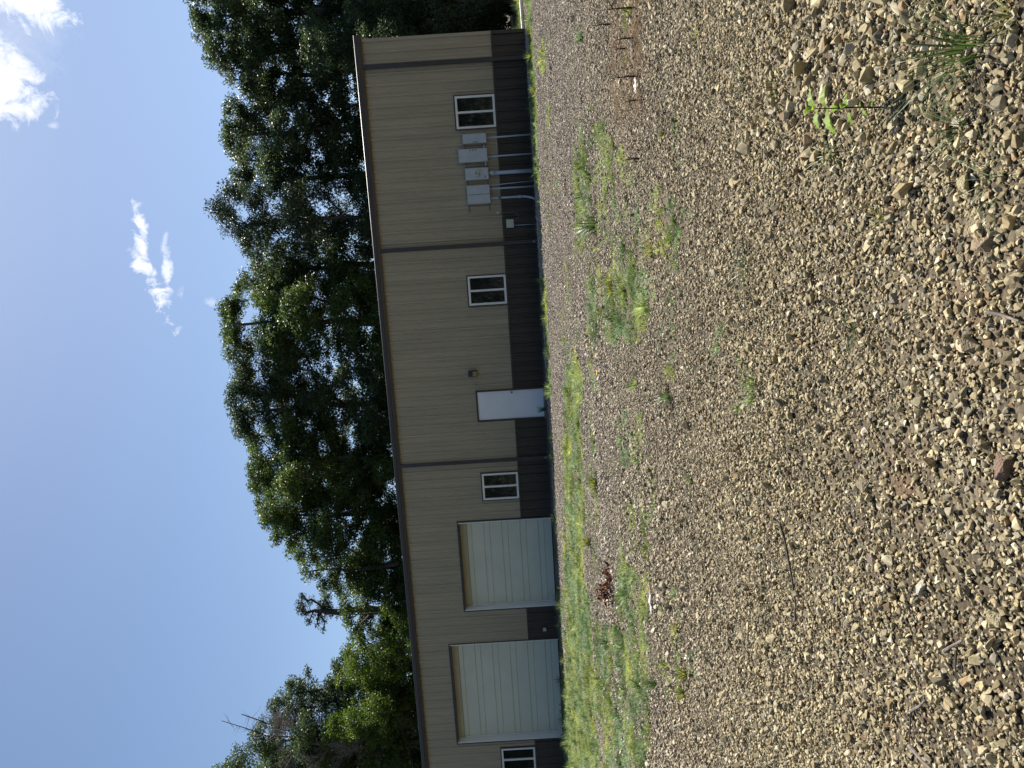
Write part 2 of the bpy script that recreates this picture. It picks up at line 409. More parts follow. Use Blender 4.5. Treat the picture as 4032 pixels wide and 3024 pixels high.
# low grass: (x0, x1, y0, y1, strength) as seen from the photo's spot, laid on the real ground
PATCH = [(2238, 2330, 2330, 3060, 1.0), (2330, 2460, 2450, 3060, .75), (2440, 2560, 2480, 3060, .72), (2228, 2300, 1400, 2400, .9), (2290, 2350, 1700, 2350, .45),
         (2275, 2400, 470, 1000, .62), (2320, 2380, 800, 1330, .55), (2380, 2450, 1060, 1330, .7), (2440, 2560, 1080, 1330, .85), (2400, 2520, 600, 1060, .30),
         (2500, 2640, 760, 1000, .42), (2640, 2760, 780, 960, .50), (2620, 2700, 500, 620, .25), (2440, 2530, 1640, 1820, .7), (2440, 2560, 1980, 2460, .62), (2330, 2440, 1850, 2500, .34),
         (2500, 2680, 1150, 1500, .34), (2230, 2290, 1000, 1420, .36), (2260, 2440, 1330, 1800, .30), (2440, 2640, 1400, 2000, .18), (2640, 2780, 1230, 1480, .25), (2880, 3020, 930, 1150, .28),
         (2880, 3000, 1380, 1600, .30), (2130, 2160, 170, 260, .5), (2300, 2560, 20, 230, .12), (2600, 2800, 1700, 2100, .10), (3600, 3950, 1300, 1500, .0),
         (2480, 2760, 2560, 2800, .30), (2160, 2200, 300, 900, .16), (3560, 3960, 640, 900, .05), (2740, 2900, 900, 1300, .20), (2280, 2620, 560, 1500, .30), (2600, 2860, 450, 1500, .20), (2560, 2760, 1500, 2200, .16), (2560, 2700, 2300, 3000, .22), (2400, 2600, 1500, 2100, .26), (2900, 3100, 700, 1800, .14)]
def grass_density(x, y):
    P = np.stack([x, y, gz(x, y)], 1)
    ix, iy, w = project(P)
    e = np.zeros(len(x))
    for (x0, x1, y0, y1, st) in PATCH:
        cx, cy, rx, ry = (x0 + x1) / 2, (y0 + y1) / 2, (x1 - x0) / 2, (y1 - y0) / 2
        r = np.maximum(np.abs(ix - cx) / (rx + 8), np.abs(iy - cy) / (ry + 30)) * .55 + np.hypot((ix - cx) / (rx + 8), (iy - cy) / (ry + 30)) * .45
        e = np.maximum(e, st * np.clip((1.18 - r) * 3, 0, 1))
    v = (x - P0[0]) * N_[0] + (y - P0[1]) * N_[1]; s = (x - P0[0]) * D[0] + (y - P0[1]) * D[1]
    fr = np.clip(1.6 - np.abs(v - 3.3 - 1.2 * (fbm(s * .5, s * 0 + 3) - .5)) / .75, 0, 1) * np.clip(.75 + (fbm(s * .8, s * 0 + 9) - .45) * 4, .2, 1)
    fr = fr * np.where((s > 12.5), .35, 1)
    fr = np.where(s > 19.8, np.clip(1 - np.abs(v - 2.4) / 1.5, 0, 1) * .9, fr) * (s > -.2)
    e = np.maximum(e, fr * 1.05)
    e = np.maximum(e, np.where((s < -.3) & (v < -1.6) & (v > -9), .9, 0))
    nz = fbm(x * 1.1 + 31, y * 1.1 + 17) * .55 + fbm(x * 4.5, y * 4.5) * .45
    st = fbm(x * .9 + 5, y * 3.4 + 11)
    return np.clip((nz * .6 + st * .4 - .455 + (e - .36) * .42) * 6, 0, 1) * (e > .04)
DARK = ground_at(3400, 1720); ORANGE = ground_at(3800, 1240); ORANGE2 = ground_at(3560, 1900)
def bare(x, y):
    g = np.clip((fbm(x * 1.7 + 13, y * 1.7 + 4) - .30) * 4.5, .72, 1)
    for c, r in ((DARK, .65), (ORANGE, .28), (ORANGE2, .22)):
        g = g * (1 - .25 * np.clip(1.6 - np.hypot(x - c.x, y - c.y) / r, 0, 1))
    rut = np.abs(np.sin((x * .28 + y * .96 - 1.1) * 1.15 + fbm(x * .4, y * .4) * 1.5))
    return g * np.clip(.9 + rut * .3, 0, 1)
def build_gravel():
    PP = []; RR = []; SS = []; TT = []
    for (size0, size1, dmax, ya, yb, fn) in (
            (.008, .015, 4600, 1.0, 6.0, lambda x, y: 4600 * bare(x, y) * np.clip((6.2 - y) / 2.5, 0, 1)),
            (.012, .024, 2000, 1.0, 21.5, lambda x, y: bare(x, y) * np.clip(2000 - (y - 4) * 50, 1050, 2000)),
            (.023, .040, 330, 1.0, 21.5, lambda x, y: 60 + 210 * np.clip((fbm(x * .7 + 3, y * .7 + 9) - .42) * 5, 0, 1)),
            (.040, .066, 30, 1.0, 14, lambda x, y: 24 * np.clip((fbm(x * .7 + 3, y * .7 + 9) - .46) * 7, 0, 1) + .5)):
        x, y = field_points(fn, dmax, ya, yb)
        k = RNG.random(len(x)) > grass_density(x, y) * .85; x, y = x[k], y[k]
        n = len(x); s = size0 + (size1 - size0) * RNG.random(n) ** 1.6
        sc = np.stack([s * RNG.uniform(.9, 1.45, n), s * RNG.uniform(.8, 1.15, n), s * RNG.uniform(.5, .85, n)], 1)
        r = np.stack([RNG.normal(0, .55, n), RNG.normal(0, .55, n), RNG.uniform(0, 6.283, n)], 1)
        z = gz(x, y) + s * RNG.uniform(.10, .75, n)
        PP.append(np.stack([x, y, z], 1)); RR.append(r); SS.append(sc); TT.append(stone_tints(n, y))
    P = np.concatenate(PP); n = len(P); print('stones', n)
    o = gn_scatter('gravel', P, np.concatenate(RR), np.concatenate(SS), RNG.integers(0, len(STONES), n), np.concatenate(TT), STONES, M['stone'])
    tag(o, 'loose angular tan and grey gravel spread over the whole lot', 'gravel', kind='stuff')
build_gravel()

def tuft_mesh(rs, n, h, spread, wid, bend, seg=3, name='tuft_shape'):
    V = []; Fc = []
    for i in range(n):
        a = rs.uniform(0, 6.283); r0 = rs.uniform(0, spread * .35); L_ = h * rs.uniform(.5, 1.1); out = spread * rs.uniform(.2, 1.2)
        b = Vector((math.cos(a) * r0, math.sin(a) * r0, -.01)); d = Vector((math.cos(a), math.sin(a), 0)); sd = Vector((-d.y, d.x, 0)) * wid * rs.uniform(.6, 1.2)
        k0 = len(V)
        for j in range(seg + 1):
            t = j / seg
            p = b + d * out * t ** 1.6 + Vector((0, 0, L_ * (t - bend * t * t)))
            w = sd * (1 - t ** 1.5) * .5
            if j < seg: V += [tuple(p - w), tuple(p + w)]
            else: V.append(tuple(p))
        for j in range(seg - 1): q = k0 + 2 * j; Fc.append((q, q + 1, q + 3, q + 2))
        q = k0 + 2 * (seg - 1); Fc.append((q, q + 1, q + 2))
    me = bpy.data.meshes.new(name); me.from_pydata(V, [], Fc); me.update(); return me

def build_grass():
    rs = random.Random(21)
    var = [tuft_mesh(rs, 16, .055, .05, .006, .35, 2) for _ in range(4)] + [tuft_mesh(rs, 12, .10, .05, .006, .3, 3) for _ in range(3)]
    var += [tuft_mesh(rs, 30, .20, .13, .010, .3, 3) for _ in range(3)]
    def dens(a, b):
        g = grass_density(a, b); return 760 * g * np.clip((fbm(a * 5.5 + 2, b * 5.5 + 8, 3) - .32) * 5 + (g - .75), .15, 1)
    x, y = field_points(dens, 760, 3.0, 27.0, 1.0)
    n = len(x); print('tufts', n)
    s = RNG.uniform(.6, 1.4, n)
    q = RNG.random(n); idx = np.where(q < .80, RNG.integers(0, 4, n), np.where(q < .988, RNG.integers(4, 7, n), RNG.integers(7, 10, n)))
    vv = (x - P0[0]) * N_[0] + (y - P0[1]) * N_[1]; wallh = 1 + .8 * np.clip((5 - vv) / 2, 0, 1)
    h = np.clip((fbm(x * 2.1 + 40, y * 2.1 + 60, 3) - .3) * 2.8, 0, 1)[:, None]
    tint = (np.array([[.60, .86, .95]]) * (1 - h) + np.array([[1.04, 1.16, .8]]) * h) * RNG.uniform(.65, 1.3, (n, 1))
    tint = np.where(RNG.random((n, 1)) < .05, tint * np.array([[1.4, 1.05, 1.3]]), tint)
    o = gn_scatter('grass', np.stack([x, y, gz(x, y) + .006], 1), np.stack([RNG.normal(0, .15, n), RNG.normal(0, .15, n), RNG.uniform(0, 6.28, n)], 1),
                   np.stack([s, s, s * RNG.uniform(.6, 1.1, n) * wallh], 1), idx, tint, var, M['turf'])
    tag(o, 'short yellow-green grass and weeds growing in patches through the gravel', 'grass', kind='stuff')
build_grass()

# ------------------------------------------------------------------ the building (local X along the wall to the left, local Y out towards the viewer)
ZT = 4.78; SLEN = 30.6; BD = 10.0
def rib_profile(s0, s1, deep=.038):
    """points (s, v) of the ribbed sheet between s0 and s1"""
    p = []
    k0 = int(math.floor((s0 - .97) / .3048)) - 1; k1 = int(math.ceil((s1 - .97) / .3048)) + 1
    for k in range(k0, k1 + 1):
        c = .97 + .3048 * k
        p += [(c - .046, 0), (c - .022, deep), (c + .022, deep), (c + .046, 0)]
        for q in (.33, .67):
            m = c + .3048 * q; p += [(m - .022, 0), (m - .012, .007), (m + .012, .007), (m + .022, 0)]
    p.sort(); out = []
    ss = [a for a, b in p]; vv = [b for a, b in p]
    out.append((s0, float(np.interp(s0, ss, vv))))
    out += [(a, b) for a, b in p if s0 + 1e-4 < a < s1 - 1e-4]
    out.append((s1, float(np.interp(s1, ss, vv))))
    return out
class Sheet(MB):
    def sheet(self, s0, s1, z0, z1, v0=0.0):
        pr = rib_profile(s0, s1); n = len(self.v)
        for a, b in pr: self.v += [(a, v0 + b, z0), (a, v0 + b, z1)]
        for i in range(len(pr) - 1): q = n + 2 * i; self.f.append((q, q + 2, q + 3, q + 1))
        return self
WINS = [(1.728, 2.652), (6.990, 7.884), (13.328, 14.220), (23.345, 24.245)]
DOOR = (10.632, 11.545, .05, 2.15)
GAR = [(14.95, 18.07, 3.08), (19.29, 23.03, 3.69)]
root = empty('metal_building', tuple(P0), WROT)
tag(root, 'long tan metal building with dark brown lower siding and two large white overhead doors', 'building')
def build_building():
    B = root
    up = Sheet()
    lo = None
    WT = .035
    cuts = sorted([(a - WT, b + WT, 1.02, 2.2 + WT) for a, b in WINS] + [(DOOR[0] - .05, DOOR[1] + .05, 0, DOOR[3] + .05)] + [(a - .04, b + .04, 0, h + .04) for a, b, h in GAR])
    s = 0.0
    for (a, b, z0, z1) in cuts:
        up.sheet(s, a, 1.02, ZT)
        up.sheet(a, b, z1, ZT)
        s = b
    up.sheet(s, SLEN, 1.02, ZT)
    s = 0.0
    for (a, b, z0, z1) in cuts:
        if z0 > .5: continue
        Sheet().sheet(s, a, .04, .98).build('wainscot', M['brown'], B); s = b
    Sheet().sheet(s, SLEN, .04, .98).build('wainscot', M['brown'], B)
    w = up.build('wall', M['tan'], B)
    # side and back walls, roof
    sd = MB()
    MB().box(.06, SLEN - .06, -BD, -BD + .06, 0, ZT).build('rear_wall', M['tan'], B)
    for x in (0.0, SLEN - .06):
        sd = MB().box(x, x + .06, -BD, -.06, 0, ZT); n = len(sd.v)
        sd.v += [(x, -.06, ZT), (x, -BD, ZT), (x, -BD / 2, ZT + .40), (x + .06, -.06, ZT), (x + .06, -BD, ZT), (x + .06, -BD / 2, ZT + .40)]
        sd.f += [(n, n + 2, n + 1), (n + 3, n + 4, n + 5), (n, n + 3, n + 5, n + 2), (n + 1, n + 2, n + 5, n + 4)]
        sd.build('side_wall', M['tan'], B)
    rf = MB(); n = 0
    rf.v += [(-.1, .10, ZT + .185), (SLEN + .1, .10, ZT + .185), (SLEN + .1, -BD / 2, ZT + .62), (-.1, -BD / 2, ZT + .62), (-.1, -BD - .15, ZT + .185), (SLEN + .1, -BD - .15, ZT + .185),
             (-.1, .10, ZT + .155), (SLEN + .1, .10, ZT + .155), (SLEN + .1, -BD / 2, ZT + .59), (-.1, -BD / 2, ZT + .59), (-.1, -BD - .15, ZT + .155), (SLEN + .1, -BD - .15, ZT + .155)]
    rf.f += [(0, 1, 2, 3), (3, 2, 5, 4), (6, 9, 8, 7), (9, 10, 11, 8), (0, 6, 7, 1), (4, 5, 11, 10), (0, 3, 9, 6), (3, 4, 10, 9), (1, 7, 8, 2), (2, 8, 11, 5)]
    rf.build('roof', M['roof'], B)
    # gutter: a K-shaped section run along the eave
    sec = [(.036, ZT), (.10, ZT - .012), (.118, ZT + .03), (.135, ZT + .08), (.150, ZT + .10), (.150, ZT + .20), (.140, ZT + .208), (.138, ZT + .12), (.036, ZT + .12)]
    g = MB(); L0, L1 = -.095, SLEN + .1
    for x in (L0, L1): g.v += [(x, a, b) for a, b in sec]
    k = len(sec); g.f += [(i, (i + 1) % k, (i + 1) % k + k, i + k) for i in range(k)] + [tuple(range(k))[::-1], tuple(range(k, 2 * k))]
    g.build('gutter', M['trim'], B)
    tr = MB(); tr.box(-.012, .075, .034, .045, .02, ZT).box(-.012, .0, -.10, .034, .02, ZT); tr.build('corner_trim', M['tan'], B)
    tr = MB(); tr.box(-.016, .078, .0455, .05, .02, .98); tr.build('corner_trim', M['brown'], B)
    # belt and base trim, cut at the openings
    for nm, z0, z1, mt in (('belt_trim', .975, 1.022, M['trim']), ('base_trim', .0, .045, M['trim'])):
        s = .0
        for (a, b, q0, q1) in cuts:
            if q0 > .5: continue
            MB().box(s, a, .002, .048, z0, z1).build(nm, mt, B); s = b
        MB().box(s, SLEN, .002, .048, z0, z1).build(nm, mt, B)
    sl = MB(); sl.box(-.03, SLEN, -1.0, .075, -.15, -.002); sl.build('foundation_slab', M['concrete'], B)
    # downspouts
    for sx in (.778, 6.05, 12.885, 24.9):
        d = MB(); d.box(sx - .056, sx + .056, .05, .125, .10, ZT + .004); 
        o = d.build('downspout', M['trim'], B, bevel=.006)
        for zz in (3.0, 1.3): MB().box(sx - .066, sx + .066, .046, .13, zz, zz + .03).build('strap', M['trim'], o)
        e = MB(); e.tube([(sx, .088, .13), (sx, .10, .05), (sx, .16, .02)], [.05, .05, .048], 8); e.build('spout_end', M['galv'], o)
    # windows
    for (a, b) in WINS:
        f = MB(); z0, z1 = 1.024, 2.195; w = .062; y0, y1 = -.03, .058
        f.box(a, a + w, y0, y1, z0, z1).box(b - w, b, y0, y1, z0, z1).box(a + w, b - w, y0, y1 - .002, z1 - w, z1).box(a + w, b - w, y0, y1 - .002, z0, z0 + w)
        c = (a + b) / 2; f.box(c - .03, c + .03, y0, y1 - .006, z0 + w, z1 - w)
        wo = f.build('window', M['white_vinyl'], B, bevel=.004)
        s_ = MB(); x0, x1 = c + .03, b - w
        s_.box(x0, x0 + .018, -.02, .03, z0 + w, z1 - w).box(x1 - .018, x1, -.02, .03, z0 + w, z1 - w).box(x0 + .018, x1 - .018, -.02, .028, z0 + w, z0 + w + .018).box(x0 + .018, x1 - .018, -.02, .028, z1 - w - .018, z1 - w)
        s_.build('sash', M['trim'], wo)
        for (p, q, dy) in ((a + w, c - .03, .012), (c + .048, b - w - .018, -.004)):
            g = MB(); g.box(p, q, dy - .006, dy, z0 + w, z1 - w); g.build('pane', M['glass'], wo)
        t = MB(); t.box(a - WT, a - .001, .0, .05, z0, z1 + WT).box(b + .001, b + WT, .0, .05, z0, z1 + WT).box(a - .001, b + .001, .0, .05, z1 + .001, z1 + WT)
        t.build('window_trim', M['trim'], B)
        bk = MB(); bk.box(a, b, -.3, -.28, z0, z1); bk.build('window_backing', M['black'], B)
    # entrance door
    a, b, z0, z1 = DOOR
    f = MB(); f.box(a - .05, a - .001, -.08, .052, .0, z1 + .05).box(b + .001, b + .05, -.08, .052, .0, z1 + .05).box(a - .001, b + .001, -.08, .052, z1 + .001, z1 + .05)
    f.build('door_frame', M['trim'], B)
    d = MB(); d.box(a, b, -.02, .022, z0 + .01, z1); dd = d.build('door', M['doorwhite'], B, bevel=.003)
    h = MB(); h.tube([(a + .068, .022, 1.06), (a + .068, .03, 1.06)], .034, 16).tube([(a + .068, .03, 1.06), (a + .068, .06, 1.06)], .012, 10).tube([(a + .068, .055, 1.06), (a + .068, .07, 1.06), (a + .068, .085, 1.06), (a + .068, .095, 1.06)], [.016, .028, .028, .014], 14)
    h.build('door_handle', M['steel'], dd, smooth=False)
    t = MB(); t.box(a - .05, b + .05, -.05, .09, .0, .05); t.build('threshold', M['galv'], B)
    # overhead doors, set back in their openings
    for (a, b, h) in GAR:
        dep = -.24
        f = MB(); f.box(a - .04, a - .001, .0, .052, 0, h + .04).box(b + .001, b + .04, .0, .052, 0, h + .04).box(a - .001, b + .001, .0, .052, h + .001, h + .04)
        f.build('opening_trim', M['trim'], B)
        MB().box(a, a + .03, dep, .048, 0, h).build('door_jamb', M['white_vinyl'], B); MB().box(b - .03, b, dep, .048, 0, h).build('door_jamb', M['white_vinyl'], B)
        hd = MB(); hd.box(a + .03, b - .03, dep + .01, .046, h - .03, h); hd.build('door_head', M['trim'], B)
        x0, x1 = a + .03, b - .03
        hb = MB(); hb.box(x0, x1, dep - .02, dep + .02, h - .24, h - .03); hb.build('header_board', M['cream'], B)
        pr = [(.02, 0)]; z = .02; top = h - .25
        k = 0
        zs = []
        while .26 + .605 * k < top:
            zs += [(.26 + .605 * k, 0), (.455 + .605 * k, 1)]; k += 1
        for (q, ty) in zs:
            if q > top - .03: break
            if ty == 0: pr += [(q - .012, 0), (q - .006, -.03), (q + .006, -.03), (q + .012, -.006)]
            else: pr += [(q - .012, -.006), (q - .006, -.03), (q + .006, -.03), (q + .012, 0)]
        pr.append((top, 0)); d = MB()
        for (q, v) in pr: d.v += [(x0, dep + v, q), (x1, dep + v, q)]
        d.f += [(2 * i, 2 * i + 1, 2 * i + 3, 2 * i + 2) for i in range(len(pr) - 1)]
        n = len(d.v); d.v += [(x0, dep - .05, .02), (x1, dep - .05, .02), (x0, dep - .05, top), (x1, dep - .05, top)]
        m = 2 * (len(pr) - 1)
        d.f += [(n, n + 1, n + 3, n + 2), (0, 1, n + 1, n), (m, m + 1, n + 3, n + 2)]
        gd = d.build('garage_door', M['garage'], B)
        sx = MB(); sx.box(x0, x1, dep - .03, dep + .006, .0, .02); sx.build('bottom_seal', M['black'], gd)
        wh = MB(); wh.box(x1 - .05, x1 - .012, dep + .001, dep + .03, .02, h - .26); wh.build('side_seal', M['white_vinyl'], gd)
        ap = MB(); ap.box(a - .04, b + .04, dep - .3, .16, -.06, .0); ap.build('door_apron', M['concrete'], B)
build_building()

# ------------------------------------------------------------------ fittings on the front wall
def wall_thing(name, s, z, label, cat, group=None):
    p = W(s, 0, z); o = empty(name, tuple(p), WROT); return tag(o, label, cat, group)
def cabinet(name, s0, s1, z0, z1, dep, label, cat, group='grey electrical boxes on the front wall', lid=True):
    t = wall_thing(name, (s0 + s1) / 2, z0, label, cat, group); w = (s1 - s0) / 2; h = z1 - z0
    b = MB(); b.box(-w + .006, w - .006, .06, .06 + dep - .02, .004, h - .004); b.build('cabinet', M['grey'], t)
    l = MB(); l.box(-w, w, .06 + dep - .02, .06 + dep, 0, h); l.build('lid', M['grey'], t, bevel=.004)
    r = MB(); r.box(-w - .008, w + .008, .05, .06 + dep + .006, h, h + .012); r.build('rain_hood', M['grey'], t)
    return t, w, h
def pipe(t, pts, r, mat='pvc', name='conduit', n=12):
    m = MB(); m.tube(pts, r, n); o = m.build(name, M[mat], t); o.data.polygons.foreach_set('use_smooth', [len(p.vertices) == 4 for p in o.data.polygons]); return o
t, w, h = cabinet('electrical_box', 2.832, 3.102, 1.34, 2.025, .15, 'small plain grey electrical box nearest the end window, one pipe below it', 'electrical box')
pipe(t, [(-.01, .11, 0), (-.02, .11, -.7), (-.03, .11, -1.36)], .025)
hs = MB(); hs.box(.09, .11, .21, .235, .25, .40); hs.build('latch', M['galv'], t)
t, w, h = cabinet('electrical_box', 3.253, 3.633, 1.34, 2.178, .17, 'tallest grey electrical box with three small dark marks near its edge', 'electrical box')
pipe(t, [(.055, .12, 0), (.045, .12, -.7), (.04, .12, -1.36)], .025)
for z in (.50, .42, .33): MB().box(-.165, -.13, .2310, .2325, z - .018, z + .018).build('printed_mark', M['dark'], t)
pl = MB(); pl.box(-.18, -.118, .2301, .2308, .28, .55); pl.build('sticker', M['white'], t)
pipe(t, [(-.15, .12, .08), (-.29, .12, .08)], .028, name='pipe_nipple')
pipe(t, [(.15, .12, .06), (.31, .12, .06)], .028, name='pipe_nipple')
t, w, h = cabinet('electric_meter', 3.802, 4.144, 1.34, 2.022, .13, 'grey meter box with round glass meter and thick grey pipe below', 'electric meter')
mt = MB(); c = (.0, .0, .34); R = .082
mt.tube([(0, .19, .335), (0, .205, .335), (0, .206, .335), (0, .25, .335), (0, .285, .335), (0, .30, .335)], [R + .012, R + .012, R, R, R * .86, R * .45], 24)
mo = mt.build('meter', M['beige'], t)
dm = MB(); dm.box(-.05, .02, .3005, .303, .345, .375).box(-.02, .045, .3005, .303, .30, .315); dm.build('dial', M['dark'], mo)
lb = MB(); lb.box(.06, .13, .1905, .192, .085, .11); lb.build('printed_mark', M['dark'], t)
pipe(t, [(0, .12, 0), (0, .12, -.10)], .032); pipe(t, [(0, .12, -.05), (0, .12, -.20)], .066, name='coupling')
pipe(t, [(0, .12, -.2), (0, .12, -1.37)], .056)
t, w, h = cabinet('electrical_box', 4.302, 4.842, 1.335, 2.005, .14, 'wide grey double-door electrical box farthest from the end window', 'electrical box')
gp = MB(); gp.box(-.006, .006, .2001, .2025, .012, h - .012); gp.build('door_gap', M['dark'], t)
pipe(t, [(-.245, .11, 0), (-.27, .11, -.5), (-.305, .11, -1.365)], .012)
pipe(t, [(-.145, .11, 0), (-.147, .11, -1.37)], .025)
pipe(t, [(.13, .11, 0), (.13, .11, -.42), (.13, .11, -.88), (.135, .115, -1.05), (.17, .15, -1.2), (.235, .2, -1.36)], .031)
pipe(t, [(.13, .11, -.86), (.13, .11, -.94)], .042, name='coupling'); pipe(t, [(.13, .11, -.24), (.13, .11, -.33)], .037, 'galv', name='coupling')
for z, nm in ((1.99, 'upper'), (1.375, 'lower')):
    t = wall_thing('mounting_rail', 2.77, z, 'thin galvanised %s mounting rail behind the grey electrical boxes' % nm, 'rail', 'mounting rails')
    r = MB(); r.box(0, 2.30, .037, .058, -.02, .02).box(0.0, 2.30, .037, .048, -.024, -.02); r.build('channel', M['galv'], t)
    for q in (.05, .42, .95, 1.48, 2.25): MB().tube([(q, .058, 0), (q, .066, 0)], .012, 6).build('bolt', M['steel'], t)
t = wall_thing('junction_box', 5.475, .68, 'small beige junction box with looped cable on the dark lower siding', 'junction box')
b = MB(); b.box(-.118, .118, .045, .12, 0, .215); b.build('case', M['beige'], t, bevel=.008)
l = MB(); l.box(-.124, .124, .12, .135, -.006, .221); l.build('lid', M['beige'], t, bevel=.006)
pipe(t, [(.06, .08, 0), (.063, .08, -.70)], .009, name='conduit')
cb = [(-.34, .06, .46), (-.34, .06, .2)] + [(-.34 + .115 * (1 - math.cos(a)), .06 + .015 * math.sin(a), .15 - .26 * math.sin(a) ** .8 if a < 1.6 else .02 - .13 * math.sin(a)) for a in (.5, 1.0, 1.5, 2.0, 2.6, 3.1)]
cb = [(-.342, .06, .46), (-.338, .06, .20), (-.335, .065, .02), (-.30, .07, -.10), (-.235, .075, -.165), (-.16, .075, -.15), (-.10, .075, -.08), (-.06, .075, .0)]
pipe(t, cb, .007, 'galv', 'cable', 8)
cl = MB(); cl.box(-.37, -.31, .035, .075, .40, .50); cl.build('clamp', M['beige'], t)
t = wall_thing('outlet_box', 18.9, .39, 'small white outlet box on the dark siding between the two overhead doors', 'outlet')
b = MB(); b.box(-.055, .055, .04, .10, 0, .11); b.build('case', M['white'], t, bevel=.006)
l = MB(); l.box(-.045, .045, .1005, .108, .012, .098); l.build('cover', M['white'], t, bevel=.003)
t = wall_thing('wall_lamp', 10.008, 2.105, 'black wall pack light with yellowed lens above and beside the white door', 'wall lamp')
b = MB(); n = 0
b.v += [(-.09, .045, 0), (.09, .045, 0), (.09, .045, .27), (-.09, .045, .27), (-.09, .12, 0), (.09, .12, 0), (.09, .21, .14), (-.09, .21, .14), (.09, .19, .27), (-.09, .19, .27)]
b.f += [(0, 1, 2, 3), (0, 4, 5, 1), (5, 4, 7, 6), (7, 9, 8, 6), (9, 3, 2, 8), (0, 3, 9, 7, 4), (1, 5, 6, 8, 2)]
b.build('housing', M['black'], t, bevel=.005)
b = MB(); b.v += [(-.075, .118, .012), (.075, .118, .012), (.075, .215, .135), (-.075, .215, .135), (-.075, .135, .006), (.075, .135, .006), (.075, .232, .128), (-.075, .232, .128)]
b.f += [(0, 1, 2, 3), (4, 7, 6, 5), (0, 4, 5, 1), (1, 5, 6, 2), (2, 6, 7, 3), (3, 7, 4, 0)]
b.build('lens', M['lens'], t, bevel=.004)
# the white pipe lying past the corner
t = MB(); a = ground_at(2069, 112); b2 = ground_at(2058, -60)
t.tube([(a.x + .05, a.y + .1, .06), ((a.x + b2.x) / 2 + .12, (a.y + b2.y) / 2, .075), (b2.x, b2.y, .06), (b2.x + 2.5, b2.y + 1.7, .05)], .055, 10)
tag(t.build('white_pipe', M['white'], None, smooth=False), 'long white pipe lying on the ground past the building corner', 'pipe')

# ------------------------------------------------------------------ trees
def skeleton(base, top, clusters, rs, r_base):
    """joins every leaf cluster to the trunk by limbs; returns tapered segments"""
    nodes = []; par = []
    n = 9
    for i in range(n + 1):
        t = i / n
        nodes.append(base + (top - base) * t + np.array([rs.uniform(-.14, .14), rs.uniform(-.14, .14), 0]) * (0 < i)); par.append(i - 1)
    ntr = len(nodes)
    order = sorted(range(len(clusters)), key=lambda i: np.hypot(*(clusters[i][:2] - (base + top)[:2] / 2)))
    for i in order:
        c = clusters[i]; A = np.array(nodes); d = c - A
        dist = np.linalg.norm(d, axis=1)
        cost = dist + np.where(d[:, 2] < .25 * dist, (.25 * dist - d[:, 2]) * 1.5, 0)
        j = int(np.argmin(cost)); k = max(1, int(dist[j] / .8)); prev = j
        for q in range(1, k + 1):
            t = q / k; p = A[j] + (c - A[j]) * t
            p = p + np.array([rs.uniform(-.09, .09), rs.uniform(-.09, .09), -.16 * math.sin(math.pi * t) * dist[j] * .5])
            nodes.append(p); par.append(prev); prev = len(nodes) - 1
    w = np.zeros(len(nodes)); child = set(par)
    for i in range(len(nodes) - 1, 0, -1):
        if w[i] == 0: w[i] = 1
        w[par[i]] += w[i] ** 1.0
    w[0] = max(w)
    R = .006 + (r_base - .006) * (w / w.max()) ** .62
    seg = [(nodes[par[i]], nodes[i], R[par[i]] if par[i] >= 0 and i < ntr or R[par[i]] < R[i] * 1.6 else R[i] * 1.25, R[i]) for i in range(1, len(nodes))]
    return seg, ntr
def tubes_mesh(name, segs, n=6):
    A = np.array([s[0] for s in segs]); B = np.array([s[1] for s in segs]); ra = np.array([s[2] for s in segs]); rb = np.array([s[3] for s in segs])
    T = B - A; ln = np.linalg.norm(T, axis=1, keepdims=True); T = T / np.maximum(ln, 1e-6)
    B = B + T * (rb[:, None] * .4)
    ref = np.where(np.abs(T[:, 2:3]) < .9, np.array([[0, 0, 1.]]), np.array([[1., 0, 0]]))
    U = np.cross(T, ref); U /= np.linalg.norm(U, axis=1, keepdims=True); Vv = np.cross(T, U)
    q = np.arange(n) * 2 * np.pi / n
    ring = U[:, None] * np.cos(q)[None, :, None] + Vv[:, None] * np.sin(q)[None, :, None]
    VA = A[:, None] + ring * ra[:, None, None]; VB = B[:, None] + ring * rb[:, None, None]
    V = np.concatenate([VA, VB], 1).reshape(-1, 3)
    m = len(segs); b0 = (np.arange(m) * 2 * n)[:, None]; k = np.arange(n)[None]; k2 = (k + 1) % n
    Fq = np.stack([b0 + k, b0 + k2, b0 + k2 + n, b0 + k + n], 2).reshape(-1, 4)
    return mesh_np(name, V, Fq, 4)
def leaves_mesh(name, C, size, rg, up=.5, asp=.55):
    """C (n,3) leaf places; each leaf a bent diamond of its own"""
    n = len(C)
    nrm = rg.normal(size=(n, 3)); nrm[:, 2] = np.abs(nrm[:, 2]) + up; nrm /= np.linalg.norm(nrm, axis=1, keepdims=True)
    a = np.cross(nrm, rg.normal(size=(n, 3))); a /= np.linalg.norm(a, axis=1, keepdims=True); b = np.cross(nrm, a)
    s = (size * rg.uniform(.6, 1.3, n))[:, None]
    V = np.stack([C - a * s * .5, C + b * s * asp * .5 + nrm * s * .08, C + a * s * .5 - nrm * s * .1, C - b * s * asp * .5 + nrm * s * .08], 1).reshape(-1, 3)
    Fq = np.arange(4 * n).reshape(n, 4)
    return mesh_np(name, V, Fq, 4)
def leaf_cloud(centres, radii, per, rg, flat=.7):
    out = []
    for c, r in zip(centres, radii):
        n = int(per * (r / .6) ** 2 * rg.uniform(.7, 1.3))
        d = rg.normal(size=(n, 3)); d /= np.linalg.norm(d, axis=1, keepdims=True)
        rad = r * rg.random((n, 1)) ** .5
        out.append(c + d * rad * np.array([[1, 1, flat]]))
    return np.concatenate(out)
